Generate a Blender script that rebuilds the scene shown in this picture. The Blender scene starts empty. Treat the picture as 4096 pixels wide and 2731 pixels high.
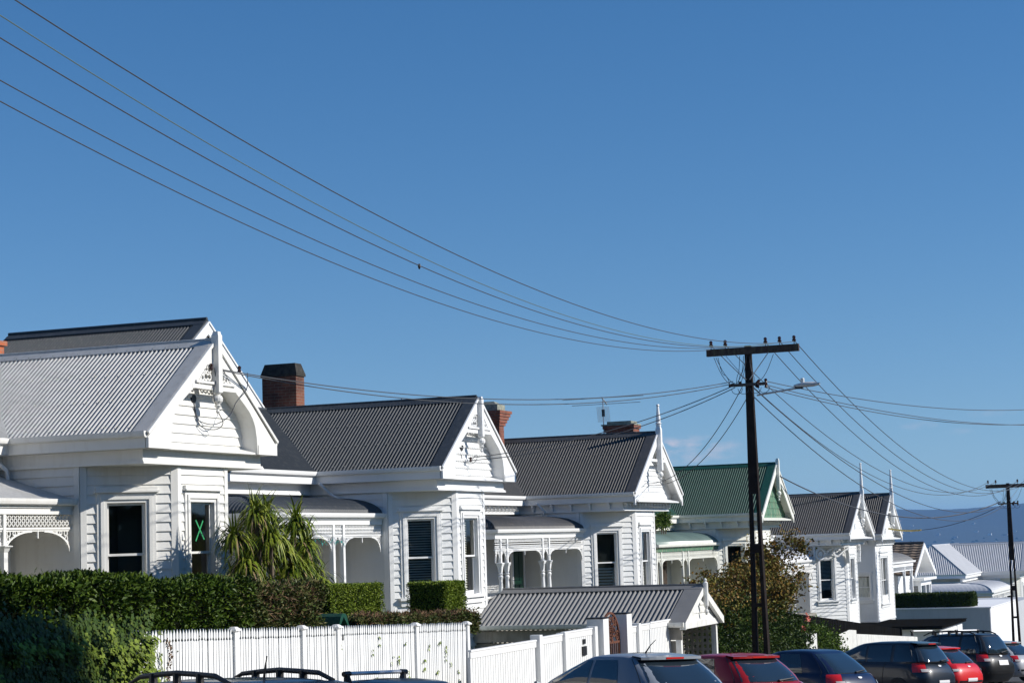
import bpy, math, random
from mathutils import Vector, Matrix
random.seed(7)
PI = math.pi
COL = bpy.context.scene.collection
R = math.radians

def g(X):                                   # height of the street at distance X down the hill
    if X < 260: return -1.73 - .051 * X
    if X < 1500: return -14.99 - (X - 260) * .0363
    return -60.0

# ------------------------------------------------------------------ materials
MATS = {}
def mat(name, col, rough=.6, metal=0., var=.0, vscale=3., bump=0., bscale=40., spec=.5, coat=0., dirt=None, island=None):
    m = bpy.data.materials.new(name); m.use_nodes = True; nt = m.node_tree; N = nt.nodes; L = nt.links
    b = N['Principled BSDF']; b.inputs['Base Color'].default_value = (*col, 1)
    b.inputs['Roughness'].default_value = rough; b.inputs['Metallic'].default_value = metal
    b.inputs['Specular IOR Level'].default_value = spec; b.inputs['Coat Weight'].default_value = coat
    tc = N.new('ShaderNodeTexCoord'); src = None
    if island:                              # every leaf its own tint
        ge = N.new('ShaderNodeNewGeometry'); cr = N.new('ShaderNodeValToRGB')
        els = cr.color_ramp.elements
        while len(els) < len(island): els.new(.5)
        for i, c in enumerate(island):
            els[i].position = i / (len(island) - 1); els[i].color = (*c, 1)
        L.new(ge.outputs['Random Per Island'], cr.inputs[0]); src = cr.outputs[0]
    if var:
        n = N.new('ShaderNodeTexNoise'); n.inputs['Scale'].default_value = vscale; n.inputs['Detail'].default_value = 6
        L.new(tc.outputs['Object'], n.inputs['Vector'])
        mr = N.new('ShaderNodeMapRange'); mr.inputs[1].default_value = .3; mr.inputs[2].default_value = .7
        mr.inputs[3].default_value = 1 - var; mr.inputs[4].default_value = 1 + var
        L.new(n.outputs['Fac'], mr.inputs[0])
        mx = N.new('ShaderNodeVectorMath'); mx.operation = 'SCALE'
        if src: L.new(src, mx.inputs[0])
        else: mx.inputs[0].default_value = col
        L.new(mr.outputs[0], mx.inputs['Scale']); src = mx.outputs[0]
    if dirt:                                # streaky grime running down
        mp = N.new('ShaderNodeMapping'); mp.inputs['Scale'].default_value = (7, 7, .8)
        L.new(tc.outputs['Object'], mp.inputs['Vector'])
        n2 = N.new('ShaderNodeTexNoise'); n2.inputs['Scale'].default_value = 1.3; n2.inputs['Detail'].default_value = 8
        L.new(mp.outputs[0], n2.inputs['Vector'])
        mr2 = N.new('ShaderNodeMapRange'); mr2.inputs[1].default_value = .5; mr2.inputs[2].default_value = .8
        mr2.inputs[3].default_value = 0; mr2.inputs[4].default_value = dirt[1]
        L.new(n2.outputs['Fac'], mr2.inputs[0])
        mc = N.new('ShaderNodeMix'); mc.data_type = 'RGBA'
        if src: L.new(src, mc.inputs[6])
        else: mc.inputs[6].default_value = (*col, 1)
        mc.inputs[7].default_value = (*dirt[0], 1); L.new(mr2.outputs[0], mc.inputs[0]); src = mc.outputs[2]
    if src: L.new(src, b.inputs['Base Color'])
    if bump:
        n3 = N.new('ShaderNodeTexNoise'); n3.inputs['Scale'].default_value = bscale; n3.inputs['Detail'].default_value = 4
        L.new(tc.outputs['Object'], n3.inputs['Vector'])
        bp = N.new('ShaderNodeBump'); bp.inputs['Strength'].default_value = bump; bp.inputs['Distance'].default_value = .01
        L.new(n3.outputs['Fac'], bp.inputs['Height']); L.new(bp.outputs[0], b.inputs['Normal'])
    MATS[name] = m
    return m
def brick(name, c1, c2, mortar, dirt):
    m = mat(name, c1, .9, bump=.3); nt = m.node_tree; N = nt.nodes; L = nt.links; b = N['Principled BSDF']
    tc = N.new('ShaderNodeTexCoord'); sp = N.new('ShaderNodeSeparateXYZ'); L.new(tc.outputs['Object'], sp.inputs[0])
    ad = N.new('ShaderNodeMath'); L.new(sp.outputs[0], ad.inputs[0]); L.new(sp.outputs[1], ad.inputs[1])
    cb = N.new('ShaderNodeCombineXYZ'); L.new(ad.outputs[0], cb.inputs[0]); L.new(sp.outputs[2], cb.inputs[1])
    br = N.new('ShaderNodeTexBrick'); br.inputs['Scale'].default_value = 1.; br.inputs['Brick Width'].default_value = .24
    br.inputs['Row Height'].default_value = .086; br.inputs['Mortar Size'].default_value = .007; br.inputs['Bias'].default_value = -.1
    br.inputs['Color1'].default_value = (*c1, 1); br.inputs['Color2'].default_value = (*c2, 1); br.inputs['Mortar'].default_value = (*mortar, 1)
    L.new(cb.outputs[0], br.inputs['Vector'])
    n = N.new('ShaderNodeTexNoise'); n.inputs['Scale'].default_value = 2.5; n.inputs['Detail'].default_value = 8
    L.new(tc.outputs['Object'], n.inputs['Vector'])
    mr = N.new('ShaderNodeMapRange'); mr.inputs[1].default_value = .45; mr.inputs[2].default_value = .7; mr.inputs[4].default_value = .55
    L.new(n.outputs['Fac'], mr.inputs[0])
    mc = N.new('ShaderNodeMix'); mc.data_type = 'RGBA'; mc.inputs[7].default_value = (*dirt, 1)
    L.new(br.outputs[0], mc.inputs[6]); L.new(mr.outputs[0], mc.inputs[0]); L.new(mc.outputs[2], b.inputs['Base Color'])
    return m
WARM = mat('warm_white_paint', (.74, .73, .69), .55, var=.035, vscale=1.5, dirt=((.52, .48, .4), .35), bump=.08)
WHITE = mat('white_paint', (.77, .775, .76), .5, var=.03, vscale=1.5, dirt=((.6, .6, .55), .22), bump=.08)
TRIM = mat('white_gloss_trim', (.80, .80, .785), .4, var=.02, vscale=2, dirt=((.62, .6, .55), .15))
CREAM = mat('cream_paint', (.76, .76, .69), .55, var=.04, dirt=((.5, .5, .4), .3))
OLDWHITE = mat('weathered_white_paint', (.72, .72, .68), .7, var=.08, vscale=6, dirt=((.3, .29, .24), .6), bump=.2)
RGREY = mat('pale_grey_roofing_paint', (.45, .445, .425), .5, var=.07, vscale=2.2, dirt=((.22, .2, .17), .4))
RCHAR = mat('charcoal_roofing_paint', (.046, .052, .057), .5, var=.06, vscale=2, dirt=((.17, .16, .14), .35))
RBRN = mat('graphite_roofing_paint', (.062, .061, .06), .55, var=.08, vscale=2, dirt=((.2, .17, .14), .4))
RGRN = mat('green_roofing_paint', (.009, .07, .043), .5, var=.12, vscale=2, dirt=((.09, .13, .11), .4))
RGRNP = mat('pale_green_roofing_paint', (.15, .21, .18), .35, var=.15, vscale=1.2)  # verandah roof sheen put into the colour as a paler green
RSIL = mat('galvanised_roofing', (.5, .51, .53), .5, .1, var=.06, vscale=1.5)
RMID = mat('slate_grey_roofing_paint', (.2, .197, .19), .5, var=.08, vscale=2, dirt=((.28, .25, .2), .3))
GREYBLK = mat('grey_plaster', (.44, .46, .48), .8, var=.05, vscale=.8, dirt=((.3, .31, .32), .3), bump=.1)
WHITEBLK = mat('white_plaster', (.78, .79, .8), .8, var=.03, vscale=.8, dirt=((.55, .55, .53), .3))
TILE = mat('brown_roof_tile', (.19, .14, .10), .8, var=.3, vscale=6, bump=.3)
BRK = brick('dark_brick', (.20, .065, .035), (.12, .04, .025), (.2, .15, .11), (.02, .012, .01))
BRKO = brick('orange_brick', (.42, .12, .05), (.36, .10, .04), (.22, .17, .13), (.17, .07, .04))
BRKR = brick('red_brick', (.26, .075, .04), (.2, .055, .03), (.2, .15, .12), (.03, .018, .013))
MORT = mat('lichen_mortar', (.035, .032, .026), .95, var=.5, vscale=9, bump=.6)
STONE = mat('lichen_cap', (.24, .25, .2), .95, var=.4, vscale=9, bump=.5)
GREENP = mat('flaking_green_paint', (.06, .17, .10), .75, var=.2, vscale=5, dirt=((.45, .33, .25), 1.))
GREENB = mat('dark_green_enamel', (.01, .06, .035), .35, var=.1)
TIMB = mat('black_pole_timber', (.022, .017, .015), .9, spec=.1, var=.3, vscale=5, bump=.5)
ARM = mat('mossy_timber', (.055, .035, .027), .9, var=.4, vscale=12, dirt=((.13, .13, .07), .6), bump=.5)
GREYW = mat('grey_weathered_timber', (.30, .28, .24), .9, var=.2, vscale=4, dirt=((.1, .09, .07), .5))
BLKF = mat('black_stained_timber', (.010, .010, .010), .95, spec=.0)
PORC = mat('brown_glazed_porcelain', (.035, .014, .009), .15)
STEEL = mat('galvanised_steel', (.45, .47, .48), .4, .7, var=.1)
ALU = mat('brushed_aluminium', (.72, .73, .74), .4, .35)
WIRE = mat('weathered_cable', (.05, .055, .065), .6)
WIREG = mat('verdigris_copper_cable', (.10, .14, .12), .6)
RUST = mat('rusty_iron', (.11, .035, .015), .85, var=.5, vscale=20, bump=.3)
BLACKP = mat('black_plastic', (.012, .012, .013), .45)
ROPE = mat('straw_coloured_wrap', (.5, .4, .14), .7, var=.3, vscale=30)
LAMPG = mat('lamp_housing', (.5, .53, .55), .35)
GREYPL = mat('grey_plastic', (.6, .6, .58), .5)
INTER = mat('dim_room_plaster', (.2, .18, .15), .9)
BLIND = mat('blind_slat', (.8, .78, .72), .6)
CURT = mat('curtain_cloth', (.62, .62, .58), .9)
TAPE = mat('green_tape', (.02, .30, .10), .7)
DECO = mat('teal_tinsel', (.02, .25, .22), .5)
ASPH = mat('asphalt', (.05, .05, .052), .9, var=.25, vscale=4, bump=.4, bscale=200)
CONC = mat('concrete', (.24, .235, .22), .9, var=.12, vscale=2, bump=.2)
GRASS = mat('lawn', (.05, .08, .025), .95, var=.3, vscale=3)
BARK = mat('bark', (.12, .09, .065), .95, var=.3, vscale=9, bump=.6)
TWIG = mat('pale_twig', (.2, .155, .12), .95)
HILL = mat('forested_hill', (.028, .036, .026), .95, var=.12, vscale=.004)
TOWN = mat('distant_suburb', (.5, .47, .43), .9, island=((.6, .58, .54), (.25, .16, .12), (.4, .38, .35), (.75, .75, .72), (.2, .2, .2)))
TREEF = mat('distant_tree', (.02, .035, .015), .95)
def leafmat(name, cols, rough=.45): 
    m = mat(name, cols[0], rough, island=cols, spec=.18)
    b = m.node_tree.nodes['Principled BSDF']
    return m
LHEDGE = leafmat('hedge_leaf', ((.024, .05, .004), (.05, .092, .006), (.034, .066, .006), (.09, .135, .012), (.035, .068, .005)), .5)
LBROWN = leafmat('browning_hedge_leaf', ((.04, .075, .015), (.11, .09, .035), (.07, .11, .02), (.10, .10, .03), (.05, .09, .015), (.18, .15, .06)), .5)
LDEAD = leafmat('dry_clipped_twig', ((.16, .08, .04), (.26, .16, .09), (.10, .055, .03), (.3, .21, .13)), .8)
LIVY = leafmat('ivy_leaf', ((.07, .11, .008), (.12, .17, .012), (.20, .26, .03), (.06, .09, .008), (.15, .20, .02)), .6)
LBOX = leafmat('box_leaf', ((.17, .24, .02), (.08, .13, .012), (.25, .32, .03), (.13, .19, .02), (.28, .34, .05)), .5)
LPALM = leafmat('strap_leaf', ((.11, .17, .012), (.19, .24, .02), (.06, .10, .008), (.27, .29, .045), (.14, .19, .015), (.035, .065, .006)), .45)
LDRY = leafmat('dead_strap_leaf', ((.22, .16, .08), (.3, .22, .12), (.15, .10, .05)), .8)
LAUT = leafmat('autumn_leaf', ((.22, .11, .02), (.15, .14, .02), (.30, .17, .03), (.11, .065, .02), (.10, .13, .02), (.2, .10, .03), (.20, .17, .03), (.08, .10, .02)), .6)
LDARK = leafmat('camellia_and_ivy_shade_leaf', ((.02, .042, .004), (.042, .075, .006), (.03, .058, .005), (.08, .11, .012)), .5)
LYEL = leafmat('lime_leaf', ((.10, .16, .015), (.06, .11, .012), (.14, .20, .03)), .45)
PETAL = mat('pink_petal', (.75, .22, .17), .6)
CORE = mat('hedge_core_shade', (.006, .008, .004), 1., spec=.0)  # near-black fill colour, painted for the shade inside foliage
def glassmat(name, tint, fac):
    m = bpy.data.materials.new(name); m.use_nodes = True; nt = m.node_tree; N = nt.nodes; L = nt.links
    N.remove(N['Principled BSDF']); out = N['Material Output']
    tr = N.new('ShaderNodeBsdfTransparent'); tr.inputs[0].default_value = (*tint, 1)
    gl = N.new('ShaderNodeBsdfGlossy'); gl.inputs['Roughness'].default_value = .03; gl.inputs[0].default_value = (1, 1, 1, 1)
    fr = N.new('ShaderNodeFresnel'); fr.inputs[0].default_value = 1.5
    mr = N.new('ShaderNodeMapRange'); mr.inputs[3].default_value = fac; mr.inputs[4].default_value = 1.
    L.new(fr.outputs[0], mr.inputs[0])
    mx = N.new('ShaderNodeMixShader'); L.new(mr.outputs[0], mx.inputs[0]); L.new(tr.outputs[0], mx.inputs[1]); L.new(gl.outputs[0], mx.inputs[2])
    L.new(mx.outputs[0], out.inputs[0]); return m
GLASS = glassmat('window_glass', (.85, .88, .86), .03)
CARGL = mat('tinted_car_glass', (.016, .026, .036), .05, spec=.8, coat=.6)
def paint(name, col): return mat(name, col, .4, .0, coat=.55, spec=.35)
TAILR = mat('red_lamp_lens', (.55, .012, .008), .12, coat=1.)
TAILC = mat('clear_lamp_lens', (.6, .55, .52), .12, coat=1.)
PLATE = mat('number_plate_white', (.75, .76, .78), .4)
RUBB = mat('tyre_rubber', (.02, .02, .02), .85)

# ------------------------------------------------------------------ mesh helpers
def setp(o, label=None, cat=None, group=None, kind=None):
    if label: o['label'] = label
    if cat: o['category'] = cat
    if group: o['group'] = group
    if kind: o['kind'] = kind
    return o
def empty(name, loc, label, cat, group=None):
    o = bpy.data.objects.new(name, None); COL.objects.link(o); o.location = loc; o.empty_display_size = .3
    o['ox'] = 0
    del o['ox']
    return setp(o, label, cat, group)
def rootloc(p):
    while p.parent: p = p.parent
    return p.location if p.type == 'EMPTY' else Vector((0, 0, 0))
class F2:
    """upright frame: u along a wall, n outward, z up"""
    def __init__(s, ox, oy, ux, uy, flip=False):
        l = math.hypot(ux, uy); s.o = (ox, oy); s.u = (ux / l, uy / l)
        s.n = (s.u[1], -s.u[0]) if not flip else (-s.u[1], s.u[0])
    def p(s, u, n, z): return (s.o[0] + s.u[0] * u + s.n[0] * n, s.o[1] + s.u[1] * u + s.n[1] * n, z)
class MB:
    def __init__(s): s.v = []; s.f = []
    def quad(s, a, b, c, d): i = len(s.v); s.v += [a, b, c, d]; s.f.append((i, i + 1, i + 2, i + 3)); return s
    def poly(s, pts): i = len(s.v); s.v += list(pts); s.f.append(tuple(range(i, i + len(pts)))); return s
    def hexa(s, P):                          # 8 points: bottom 4 ccw, top 4 ccw
        i = len(s.v); s.v += P
        s.f += [(i + 3, i + 2, i + 1, i), (i + 4, i + 5, i + 6, i + 7)] + [(i + k, i + (k + 1) % 4, i + 4 + (k + 1) % 4, i + 4 + k) for k in range(4)]
        return s
    def box(s, x0, x1, y0, y1, z0, z1):
        return s.hexa([(x0, y0, z0), (x1, y0, z0), (x1, y1, z0), (x0, y1, z0), (x0, y0, z1), (x1, y0, z1), (x1, y1, z1), (x0, y1, z1)])
    def fbox(s, F, u0, u1, n0, n1, z0, z1):
        return s.hexa([F.p(u0, n1, z0), F.p(u1, n1, z0), F.p(u1, n0, z0), F.p(u0, n0, z0), F.p(u0, n1, z1), F.p(u1, n1, z1), F.p(u1, n0, z1), F.p(u0, n0, z1)])
    def prism(s, F, pts, n0, n1, caps=True):  # polygon in (u,z), thickness n0..n1
        i = len(s.v); k = len(pts)
        s.v += [F.p(u, n0, z) for u, z in pts] + [F.p(u, n1, z) for u, z in pts]
        for a in range(k): b = (a + 1) % k; s.f.append((i + a, i + b, i + k + b, i + k + a))
        if caps: s.f += [tuple(i + a for a in reversed(range(k))), tuple(i + k + a for a in range(k))]
        return s
    def bar(s, a, b, w, h=None):             # square bar from a to b
        h = h or w; a = Vector(a); b = Vector(b); d = (b - a).normalized()
        up = Vector((0, 0, 1)) if abs(d.z) < .95 else Vector((0, 1, 0)); sx = d.cross(up).normalized() * w / 2; sy = sx.cross(d).normalized() * h / 2
        return s.hexa([tuple(a + q) for q in (-sx - sy, sx - sy, sx + sy, -sx + sy)] + [tuple(b + q) for q in (-sx - sy, sx - sy, sx + sy, -sx + sy)])
    def tube(s, pts, r, n=6, cap=True):
        P = [Vector(p) for p in pts]; i = len(s.v); rr = r if isinstance(r, (list, tuple)) else [r] * len(P)
        ref = Vector((0, 0, 1)) if abs((P[-1] - P[0]).normalized().z) < .9 else Vector((0, 1, 0))
        for k, p in enumerate(P):
            d = (P[min(k + 1, len(P) - 1)] - P[max(k - 1, 0)]).normalized(); a = d.cross(ref).normalized(); b = a.cross(d)
            for j in range(n):
                t = 2 * PI * j / n; s.v.append(tuple(p + (a * math.cos(t) + b * math.sin(t)) * rr[k]))
        for k in range(len(P) - 1):
            for j in range(n): s.f.append((i + k * n + j, i + k * n + (j + 1) % n, i + (k + 1) * n + (j + 1) % n, i + (k + 1) * n + j))
        if cap: s.f += [tuple(i + j for j in range(n)), tuple(i + (len(P) - 1) * n + j for j in reversed(range(n)))]
        return s
    def lathe(s, c, prof, n=10, sq=False):   # prof: (r, z)
        i = len(s.v); off = PI / 4 if sq else 0
        for r, z in prof:
            for j in range(n): t = 2 * PI * j / n + off; s.v.append((c[0] + r * math.cos(t), c[1] + r * math.sin(t), z))
        for k in range(len(prof) - 1):
            for j in range(n): s.f.append((i + k * n + j, i + k * n + (j + 1) % n, i + (k + 1) * n + (j + 1) % n, i + (k + 1) * n + j))
        s.f += [tuple(i + j for j in reversed(range(n))), tuple(i + (len(prof) - 1) * n + j for j in range(n))]
        return s
    def ring(s, F, u, z, r, w, n0, n1, seg=10, a0=0, a1=2 * PI):   # flat cut-out ring
        full = abs(a1 - a0 - 2 * PI) < .01; i = len(s.v); m = seg + (0 if full else 1)
        for k in range(m):
            t = a0 + (a1 - a0) * k / seg; c, q = math.cos(t), math.sin(t)
            for rr in (r - w / 2, r + w / 2):
                for nn in (n0, n1): s.v.append(F.p(u + rr * c, nn, z + rr * q))
        for k in range(seg):
            a = i + 4 * k; b = i + 4 * ((k + 1) % m)
            s.f += [(a, a + 2, b + 2, b), (a + 1, b + 1, b + 3, a + 3), (a, b, b + 1, a + 1), (a + 2, a + 3, b + 3, b + 2)]
        return s
    def strip(s, F, pts, w, n0, n1):         # flat band following (u,z) points
        for a, b in zip(pts[:-1], pts[1:]):
            du, dz = b[0] - a[0], b[1] - a[1]; l = math.hypot(du, dz) or 1; ex, ez = -dz / l * w / 2, du / l * w / 2
            s.prism(F, [(a[0] - ex, a[1] - ez), (b[0] - ex, b[1] - ez), (b[0] + ex, b[1] + ez), (a[0] + ex, a[1] + ez)], n0, n1)
        return s
    def build(s, name, m, parent=None, smooth=False, label=None, recalc=False):
        me = bpy.data.meshes.new(name); off = rootloc(parent) if parent else Vector((0, 0, 0))
        if off.length > 0: vs = [(x - off.x, y - off.y, z - off.z) for x, y, z in s.v]
        else: vs = s.v
        me.from_pydata(vs, [], s.f)
        if smooth: me.polygons.foreach_set('use_smooth', [True] * len(me.polygons))
        me.materials.append(m); me.update()
        o = bpy.data.objects.new(name, me); COL.objects.link(o)
        if parent: o.parent = parent
        if label: o['label'] = label
        return o

# ------------------------------------------------------------------ roofs, walls
PIT = .1
def corr(mb, O, U, V, W, vlo, vhi, amp=.03, pitch=PIT, skin=True):
    """corrugated sheet: O eave start, U along eave, V up the slope; vlo/vhi give its ends at each u"""
    O = Vector(O); U = Vector(U).normalized(); V = Vector(V).normalized(); Nn = U.cross(V).normalized()
    if Nn.z < 0: Nn = -Nn
    k = int(W / pitch * 6) + 1; i = len(mb.v); cnt = 0
    for j in range(k + 1):
        u = min(W, j * pitch / 6); a, b = vlo(u), vhi(u); b = max(a, b)
        h = amp * math.cos(2 * PI * u / pitch)
        for v in (a, b): mb.v.append(tuple(O + U * u + V * v + Nn * h))
        cnt += 1
    for j in range(cnt - 1): q = i + 2 * j; mb.f.append((q, q + 2, q + 3, q + 1))
    return mb
def boards(mb, F, ulen, z0, z1, holes=(), pitch=.185, lap=.030, ulo=None, uhi=None):
    """bevel-backed weatherboards with openings (u0,u1,za,zb); ulo/uhi(z) clip to a gable"""
    z = z0
    while z < z1 - 1e-4:
        zt = min(z + pitch, z1)
        br = sorted(set([z, zt] + [h for H in holes for h in H[2:] if z < h < zt]))
        for a, b in zip(br[:-1], br[1:]):
            us = [(0, ulen)]
            for H in holes:
                if H[2] < b - 1e-5 and H[3] > a + 1e-5:
                    nu = []
                    for p, q in us:
                        if H[0] > p: nu.append((p, min(q, H[0])))
                        if H[1] < q: nu.append((max(p, H[1]), q))
                    us = [t for t in nu if t[1] - t[0] > 1e-4]
            na = lap * (1 - (a - z) / pitch) + .003; nb = lap * (1 - (b - z) / pitch) + .003
            for p, q in us:
                pa, qa, pb, qb = p, q, p, q
                if ulo: pa, pb = max(p, ulo(a)), max(p, ulo(b)); qa, qb = min(q, uhi(a)), min(q, uhi(b))
                if qa - pa < .01: continue
                mb.quad(F.p(pa, na, a), F.p(qa, na, a), F.p(max(qb, pb), nb, b), F.p(pb, nb, b))
                if a == z: mb.quad(F.p(pa, 0, a), F.p(qa, 0, a), F.p(qa, na, a), F.p(pa, na, a))
        z = zt
    return mb
def sash_window(root, F, uc, z0, z1, w, aw, P, blind=None, mid=None, cap=True, sill=True, dbl=False, label=None):
    """double-hung window centred at uc: opening w wide between z0 and z1 inside an architrave aw wide"""
    m = MB(); t = (aw - w) / 2
    for k, (a, d) in enumerate(((0, .05), (t * .35, .075), (t * .68, .045))):
        uo = uc - aw / 2 + a; ui = uc - w / 2 - (.004 if k < 2 else 0); zt = z1 + t - a
        if k < 2: ui = uc - aw / 2 + (t * .35 if k == 0 else t * .68); zi = z1 + t - (t * .35 if k == 0 else t * .68)
        else: zi = z1
        e = uc - uo; i_ = uc - ui
        m.fbox(F, uc - e, uc - i_, -.02, d, z0 - .02, zt); m.fbox(F, uc + i_, uc + e, -.02, d, z0 - .02, zt)
        m.fbox(F, uc - i_, uc + i_, -.02, d - .002, zi, zt)
    if cap: m.fbox(F, uc - aw / 2 - .06, uc + aw / 2 + .06, -.02, .12, z1 + t, z1 + t + .035); m.fbox(F, uc - aw / 2 - .03, uc + aw / 2 + .03, -.02, .085, z1 + t + .035, z1 + t + .1)
    for sg in (-1, 1): m.fbox(F, uc + sg * w / 2, uc + sg * (w / 2 + .02), -.16, -.021, z0, z1 + .01)      # reveal
    m.fbox(F, uc - w / 2, uc + w / 2, -.16, -.021, z1, z1 + .02)
    fr = m.build('window', P, root, label=label)
    if sill:
        s = MB(); s.fbox(F, uc - aw / 2 - .07, uc + aw / 2 + .07, -.15, .14, z0 - .09, z0 - .022); s.fbox(F, uc - aw / 2 - .03, uc + aw / 2 + .03, 0, .07, z0 - .24, z0 - .09); s.build('sill', P, fr)
    mid = mid or (z0 + z1) / 2; spans = [(uc - w / 2, uc + w / 2)]
    if dbl: spans = [(uc - w / 2, uc - .05), (uc + .05, uc + w / 2)]
    s = MB(); gl = MB()
    for a, b in spans:
        for (za, zb, n) in ((mid - .02, z1, -.05), (z0, mid + .02, -.10)):
            s.fbox(F, a, a + .05, n - .035, n, za, zb); s.fbox(F, b - .05, b, n - .035, n, za, zb)
            s.fbox(F, a + .05, b - .05, n - .035, n, zb - (.05 if za > z0 else .045), zb); s.fbox(F, a + .05, b - .05, n - .035, n, za, za + (.045 if za > z0 else .09))
            gl.quad(F.p(a + .05, n - .018, za + .045), F.p(b - .05, n - .018, za + .045), F.p(b - .05, n - .018, zb - .045), F.p(a + .05, n - .018, zb - .045))
    if dbl: s.fbox(F, uc - .05, uc + .05, -.12, -.03, z0, z1)
    s.build('sash', P, fr); gl.build('glass', GLASS, fr)
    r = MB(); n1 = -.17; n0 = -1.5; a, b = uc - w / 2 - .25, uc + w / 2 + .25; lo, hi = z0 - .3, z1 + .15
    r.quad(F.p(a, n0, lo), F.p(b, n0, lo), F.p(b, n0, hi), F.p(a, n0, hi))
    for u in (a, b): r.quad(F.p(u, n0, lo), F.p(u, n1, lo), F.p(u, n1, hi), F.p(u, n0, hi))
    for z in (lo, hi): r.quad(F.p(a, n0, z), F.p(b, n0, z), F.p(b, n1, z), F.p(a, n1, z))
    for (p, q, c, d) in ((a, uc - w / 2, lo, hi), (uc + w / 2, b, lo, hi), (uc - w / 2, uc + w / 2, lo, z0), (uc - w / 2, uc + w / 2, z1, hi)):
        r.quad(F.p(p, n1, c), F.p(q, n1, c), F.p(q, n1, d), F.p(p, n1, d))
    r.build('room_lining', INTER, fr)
    if blind:
        kind, za, zb, ua, ub = blind; bm = MB()
        if kind == 'slats':
            z = za
            while z < zb: 
                bm.quad(F.p(uc + ua, -.15, z), F.p(uc + ub, -.15, z), F.p(uc + ub, -.175, z + .03), F.p(uc + ua, -.175, z + .03)); z += .066
        elif kind == 'shutter':
            z = za
            while z < zb:
                bm.quad(F.p(uc + ua, -.15, z), F.p(uc + ub, -.15, z), F.p(uc + ub, -.19, z + .05), F.p(uc + ua, -.19, z + .05)); z += .1
            bm.fbox(F, uc + ua, uc + ua + .04, -.26, -.18, za, zb); bm.fbox(F, uc + ub - .04, uc + ub, -.26, -.18, za, zb)
        else:
            k = 12
            for j in range(k):
                u = ua + (ub - ua) * j / k; u2 = ua + (ub - ua) * (j + 1) / k; n = -.22 - .03 * (j % 2); n2 = -.22 - .03 * ((j + 1) % 2)
                bm.quad(F.p(uc + u, n, za), F.p(uc + u2, n2, za), F.p(uc + u2, n2, zb), F.p(uc + u, n, zb))
        bm.build('curtain' if kind == 'curtain' else 'blind', CURT if kind == 'curtain' else BLIND, fr)
    return fr
def gutter(mb, F, u0, u1, n, zt, m0=0, m1=0):
    """quad-profile gutter along F, front lip at n; m0/m1 mitre the ends"""
    pr = [(0, 0), (.0, -.12), (.05, -.125), (.085, -.1), (.1, -.05), (.105, 0), (.09, 0), (.085, -.04), (.07, -.09), (.015, -.105), (.015, 0)]
    i = len(mb.v); k = len(pr)
    for u, mm in ((u0, m0), (u1, m1)):
        for dn, dz in pr: mb.v.append(F.p(u + mm * dn, n + dn, zt + dz))
    for a in range(k): b = (a + 1) % k; mb.f.append((i + a, i + b, i + k + b, i + k + a))
    mb.f += [tuple(i + a for a in range(6)), tuple(i + k + a for a in reversed(range(6)))]
    # leaf-filled trough so that it reads as solid
    return mb

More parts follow.
